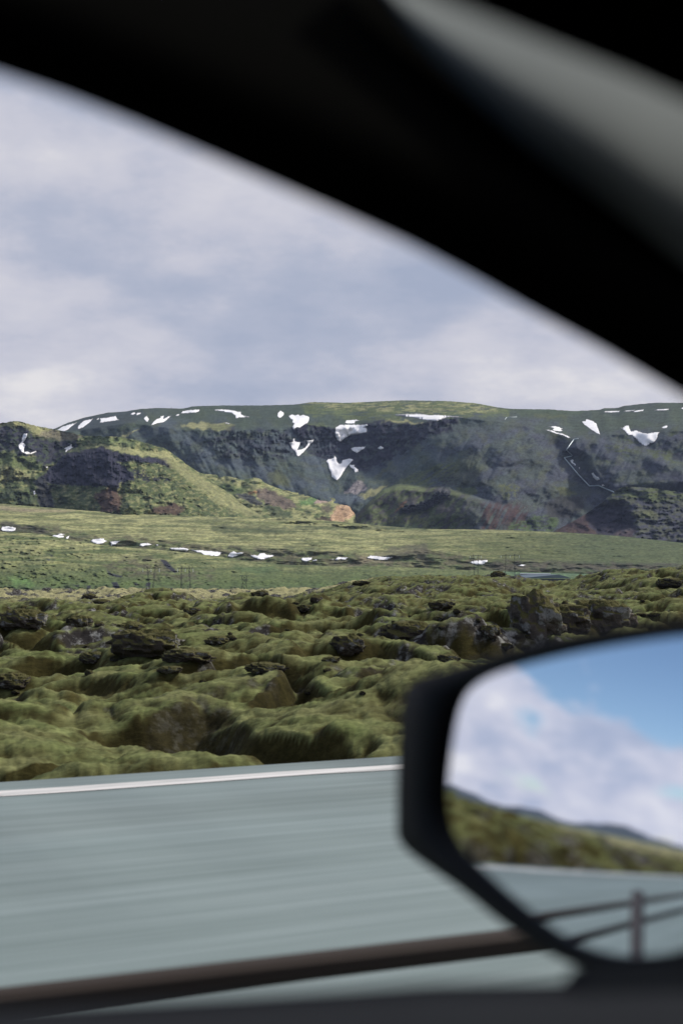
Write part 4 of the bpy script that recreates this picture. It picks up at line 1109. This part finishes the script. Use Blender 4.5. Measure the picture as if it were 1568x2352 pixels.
# wing mirror
MC = Vector(PT(1340, 1850, .84))
rin = Vector(rayv(1600, 1958)).normalized(); rout = Vector(tuple(-DV)); rout.z = 0.0
rout = (rout + Vector(tuple(NV)) * .26).normalized()
mn = (rout - rin).normalized()
RAD = 1.25
def onplane(u, v, off=0.):
    r = Vector(rayv(u, v)); o = Vector((0, 0, EYE)); c = MC + mn * off
    k = (c - o).dot(mn) / r.dot(mn)
    return o + r * k
# centre of curvature set so the sphere passes through the point on the sight line at (1600,1958)
PC = onplane(1600, 1958); 
GL = [(1014, 1838), (1020, 1760), (1030, 1690), (1042, 1630), (1060, 1588), (1100, 1555), (1180, 1527), (1350, 1487), (1568, 1455), (1650, 1452), (1700, 1480), (1718, 1560), (1724, 1700), (1722, 1850), (1715, 2010), (1690, 2100), (1640, 2155), (1568, 2186), (1480, 2200), (1400, 2196), (1320, 2172), (1250, 2128), (1180, 2072), (1100, 2000), (1050, 1950), (1024, 1900)]
HO = [(905, 1905), (908, 1740), (918, 1600), (936, 1560), (1045, 1530), (1200, 1478), (1350, 1447), (1568, 1420), (1700, 1415), (1770, 1450), (1795, 1560), (1800, 1700), (1800, 1850), (1790, 2030), (1760, 2140), (1700, 2200), (1568, 2236), (1470, 2246), (1380, 2238), (1285, 2212), (1215, 2172), (1140, 2118), (1060, 2050), (980, 1995), (932, 1960), (908, 1930)]
def smooth_loop(pts, n=4):
    for _ in range(2):
        q = []
        for i in range(len(pts)):
            a, b = pts[i], pts[(i + 1) % len(pts)]
            q += [(a[0] * .75 + b[0] * .25, a[1] * .75 + b[1] * .25), (a[0] * .25 + b[0] * .75, a[1] * .25 + b[1] * .75)]
        pts = q
    return pts
GLs, HOs = smooth_loop(GL), smooth_loop(HO)

mirror = empty('wing_mirror', MC); mirror.parent = car; mirror.matrix_parent_inverse = car.matrix_world.inverted()
bpy.context.view_layer.update()
CC = PC - mn * RAD      # sphere centre
def onball(u, v, rad=RAD):
    r = Vector(rayv(u, v)).normalized(); o = Vector((0, 0, EYE)) - CC
    b = o.dot(r); c = o.dot(o) - rad * rad
    return Vector((0, 0, EYE)) + r * (-b - math.sqrt(max(0, b * b - c)))
gl3 = [onball(*p) for p in GLs]; ho3 = [onball(*p) for p in HOs]; hi3 = [onball(*p, RAD + .004) for p in HOs]
def onsphere(p):
    d = (p - CC).normalized(); return CC + d * RAD
gc = sum(gl3, Vector()) / len(gl3)
n = len(gl3); V = []; rings = 14
for k in range(rings + 1):
    for p in gl3: V.append(onsphere(gc.lerp(p, k / rings)) if k else onsphere(gc))
Fm = [(k * n + i, k * n + (i + 1) % n, (k + 1) * n + (i + 1) % n, (k + 1) * n + i) for k in range(rings) for i in range(n)]
me = bpy.data.meshes.new('mirror_glass'); me.from_pydata(V, [], Fm); me.update()
bm = bmesh.new(); bm.from_mesh(me); bmesh.ops.remove_doubles(bm, verts=bm.verts[:], dist=1e-6); bmesh.ops.recalc_face_normals(bm, faces=bm.faces[:]); bm.to_mesh(me); bm.free()
gobj = link('mirror_glass', me, M['glass_mirror'], mirror)
if gobj.data.polygons[0].normal.dot(mn) < 0: gobj.data.flip_normals()
# exact sphere normals keep the reflection clean
gobj.data.normals_split_custom_set_from_vertices([tuple((v.co - CC).normalized()) for v in gobj.data.vertices])
# housing: rim just proud of the glass, then a shell closing behind it
gin = [onsphere(p) for p in gl3]
loops = [[onsphere(p) - mn * .012 for p in gl3], [p - mn * .001 for p in gin], [p + mn * .004 for p in gin]]
hoc = sum(hi3, Vector()) / n
loops += [[hoc.lerp(q, .985) for q in hi3], [p - mn * .004 for p in hi3]]
for f, dpt in ((1.0, .03), (.94, .06), (.8, .085), (.55, .105), (.2, .115)):
    loops.append([hoc.lerp(p, f) - mn * dpt for p in ho3])
V = [p for l in loops for p in l]
Fm = [(k * n + i, k * n + (i + 1) % n, (k + 1) * n + (i + 1) % n, (k + 1) * n + i) for k in range(len(loops) - 1) for i in range(n)]
Fm.append(tuple((len(loops) - 1) * n + i for i in range(n)))
me = bpy.data.meshes.new('mirror_housing'); me.from_pydata(V, [], Fm); me.update()
bm = bmesh.new(); bm.from_mesh(me); bmesh.ops.recalc_face_normals(bm, faces=bm.faces[:]); bm.to_mesh(me); bm.free()
link('mirror_housing', me, M['gloss'], mirror)
mb = MB(); a = onplane(1760, 2120) - mn * .05; b = Vector(CT(.62, .50, 1.10))
mb.tube([a, a.lerp(b, .5) - Vector((0, 0, .01)), b], [.03, .035, .045], 12); mb.build('mirror_arm', M['gloss'], mirror, True)

# ================================================================== HAZE
hz = bpy.data.materials.new('haze_air'); hz.use_nodes = True
nt = hz.node_tree; nt.nodes.clear()
out = N(nt, 'ShaderNodeOutputMaterial'); pv = N(nt, 'ShaderNodeVolumePrincipled')
pv.inputs['Color'].default_value = (.55, .68, 1, 1); pv.inputs['Density'].default_value = 2.6e-5; pv.inputs['Anisotropy'].default_value = .1
nt.links.new(pv.outputs[0], out.inputs['Volume'])
mb = MB(); mb.box((0, 0, 246), (15000, 15000, 516)); o = mb.build('haze', hz); tag(o, kind='stuff')

# ================================================================== SKY, SUN, CAMERA
SUN_EL = R(40); SUN_AZ = R(62)      # azimuth from +Y towards +X
w = bpy.data.worlds.new('World'); sc.world = w; w.use_nodes = True
nt = w.node_tree; nt.nodes.clear()
out = N(nt, 'ShaderNodeOutputWorld')
sky = N(nt, 'ShaderNodeTexSky', sky_type='NISHITA'); sky.sun_disc = False
sky.sun_elevation = SUN_EL; sky.sun_rotation = SUN_AZ; sky.air_density = 1.; sky.dust_density = .1; sky.ozone_density = 3.5
b1 = N(nt, 'ShaderNodeBackground'); b1.inputs['Strength'].default_value = .1
nt.links.new(sky.outputs[0], b1.inputs['Color'])
tc = N(nt, 'ShaderNodeTexCoord').outputs['Generated']
sx = N(nt, 'ShaderNodeSeparateXYZ'); nt.links.new(tc, sx.inputs[0])
zz = math_(nt, 'ADD', math_(nt, 'MAXIMUM', sx.outputs[2], 0.), .30)
cx = N(nt, 'ShaderNodeCombineXYZ')
nt.links.new(math_(nt, 'DIVIDE', sx.outputs[0], zz), cx.inputs[0]); nt.links.new(math_(nt, 'DIVIDE', sx.outputs[1], zz), cx.inputs[1])
cv = cx.outputs[0]
def cn(scale, det, rg, off):
    mp = N(nt, 'ShaderNodeMapping'); mp.inputs['Location'].default_value = off
    nt.links.new(cv, mp.inputs['Vector']); return noise(nt, mp.outputs['Vector'], scale, det, rg)
nA = cn(1.5, 7, .55, (3.1, 1.2, 0)); nB = cn(3.4, 8, .58, (7.7, 4.2, 2)); nC = cn(2.0, 8, .55, (1.7, 8.2, 5))
# cloud body colour: bright billows over blue grey bases
shade = math_(nt, 'ADD', math_(nt, 'MULTIPLY', nA, .55), math_(nt, 'MULTIPLY', nB, .45))
ccol = ramp(nt, shade, [(.38, (.37, .42, .55)), (.45, (.45, .485, .60)), (.50, (.56, .57, .66)), (.55, (.63, .63, .70)), (.62, (.80, .78, .79))])
b2 = N(nt, 'ShaderNodeBackground'); b2.inputs['Strength'].default_value = 1.0  # raised behind the car, where the clouds face the sun
nt.links.new(ccol, b2.inputs['Color'])
# coverage: closed deck ahead, breaking up behind the car
bk = math_(nt, 'ADD', math_(nt, 'MULTIPLY', sx.outputs[0], float(-DV[0])), math_(nt, 'MULTIPLY', sx.outputs[1], float(-DV[1])))
nt.links.new(math_(nt, 'ADD', math_(nt, 'MULTIPLY', math_(nt, 'MAXIMUM', bk, 0.), .28), 1.0), b2.inputs['Strength'])
cov = math_(nt, 'ADD', nC, math_(nt, 'MULTIPLY', bk, -.10))
mr = N(nt, 'ShaderNodeMapRange'); mr.interpolation_type = 'SMOOTHSTEP'
for q, val in ((1, .11), (2, .23), (3, .02), (4, -.32)): mr.inputs[q].default_value = val
nt.links.new(sx.outputs[2], mr.inputs[0])
cov = math_(nt, 'ADD', cov, math_(nt, 'MULTIPLY', mr.outputs[0], math_(nt, 'MAXIMUM', bk, 0.)))
cm = ramp(nt, cov, [(.26, g3(0)), (.36, g3(1))])
ms = N(nt, 'ShaderNodeMixShader'); nt.links.new(cm, ms.inputs[0]); nt.links.new(b1.outputs[0], ms.inputs[1]); nt.links.new(b2.outputs[0], ms.inputs[2])
nt.links.new(ms.outputs[0], out.inputs['Surface'])

sl = bpy.data.lights.new('sun', 'SUN'); sl.energy = 4.3; sl.angle = R(7); sl.color = (1, .95, .87)
so = bpy.data.objects.new('sun', sl); COL.objects.link(so)
dirs = Vector((math.sin(SUN_AZ) * math.cos(SUN_EL), math.cos(SUN_AZ) * math.cos(SUN_EL), math.sin(SUN_EL)))
so.rotation_euler = dirs.to_track_quat('Z', 'Y').to_euler()

cam = bpy.data.cameras.new('camera'); co = bpy.data.objects.new('camera', cam); COL.objects.link(co)
cam.sensor_fit = 'HORIZONTAL'; cam.sensor_width = 24; cam.lens = 50; cam.clip_start = .02; cam.clip_end = 40000
co.location = (0, 0, EYE); co.rotation_euler = (R(90) + PITCH, 0, 0)
cam.dof.use_dof = True; cam.dof.focus_distance = 600; cam.dof.aperture_fstop = 4.6; cam.dof.aperture_blades = 0
sc.camera = co
sc.view_settings.view_transform = 'Standard'; sc.view_settings.look = 'None'; sc.view_settings.exposure = 0; sc.view_settings.gamma = 1
sc.cycles.max_bounces = 6; sc.cycles.volume_bounces = 0; sc.cycles.caustics_reflective = False; sc.cycles.caustics_refractive = False
sc.cycles.use_denoising = True
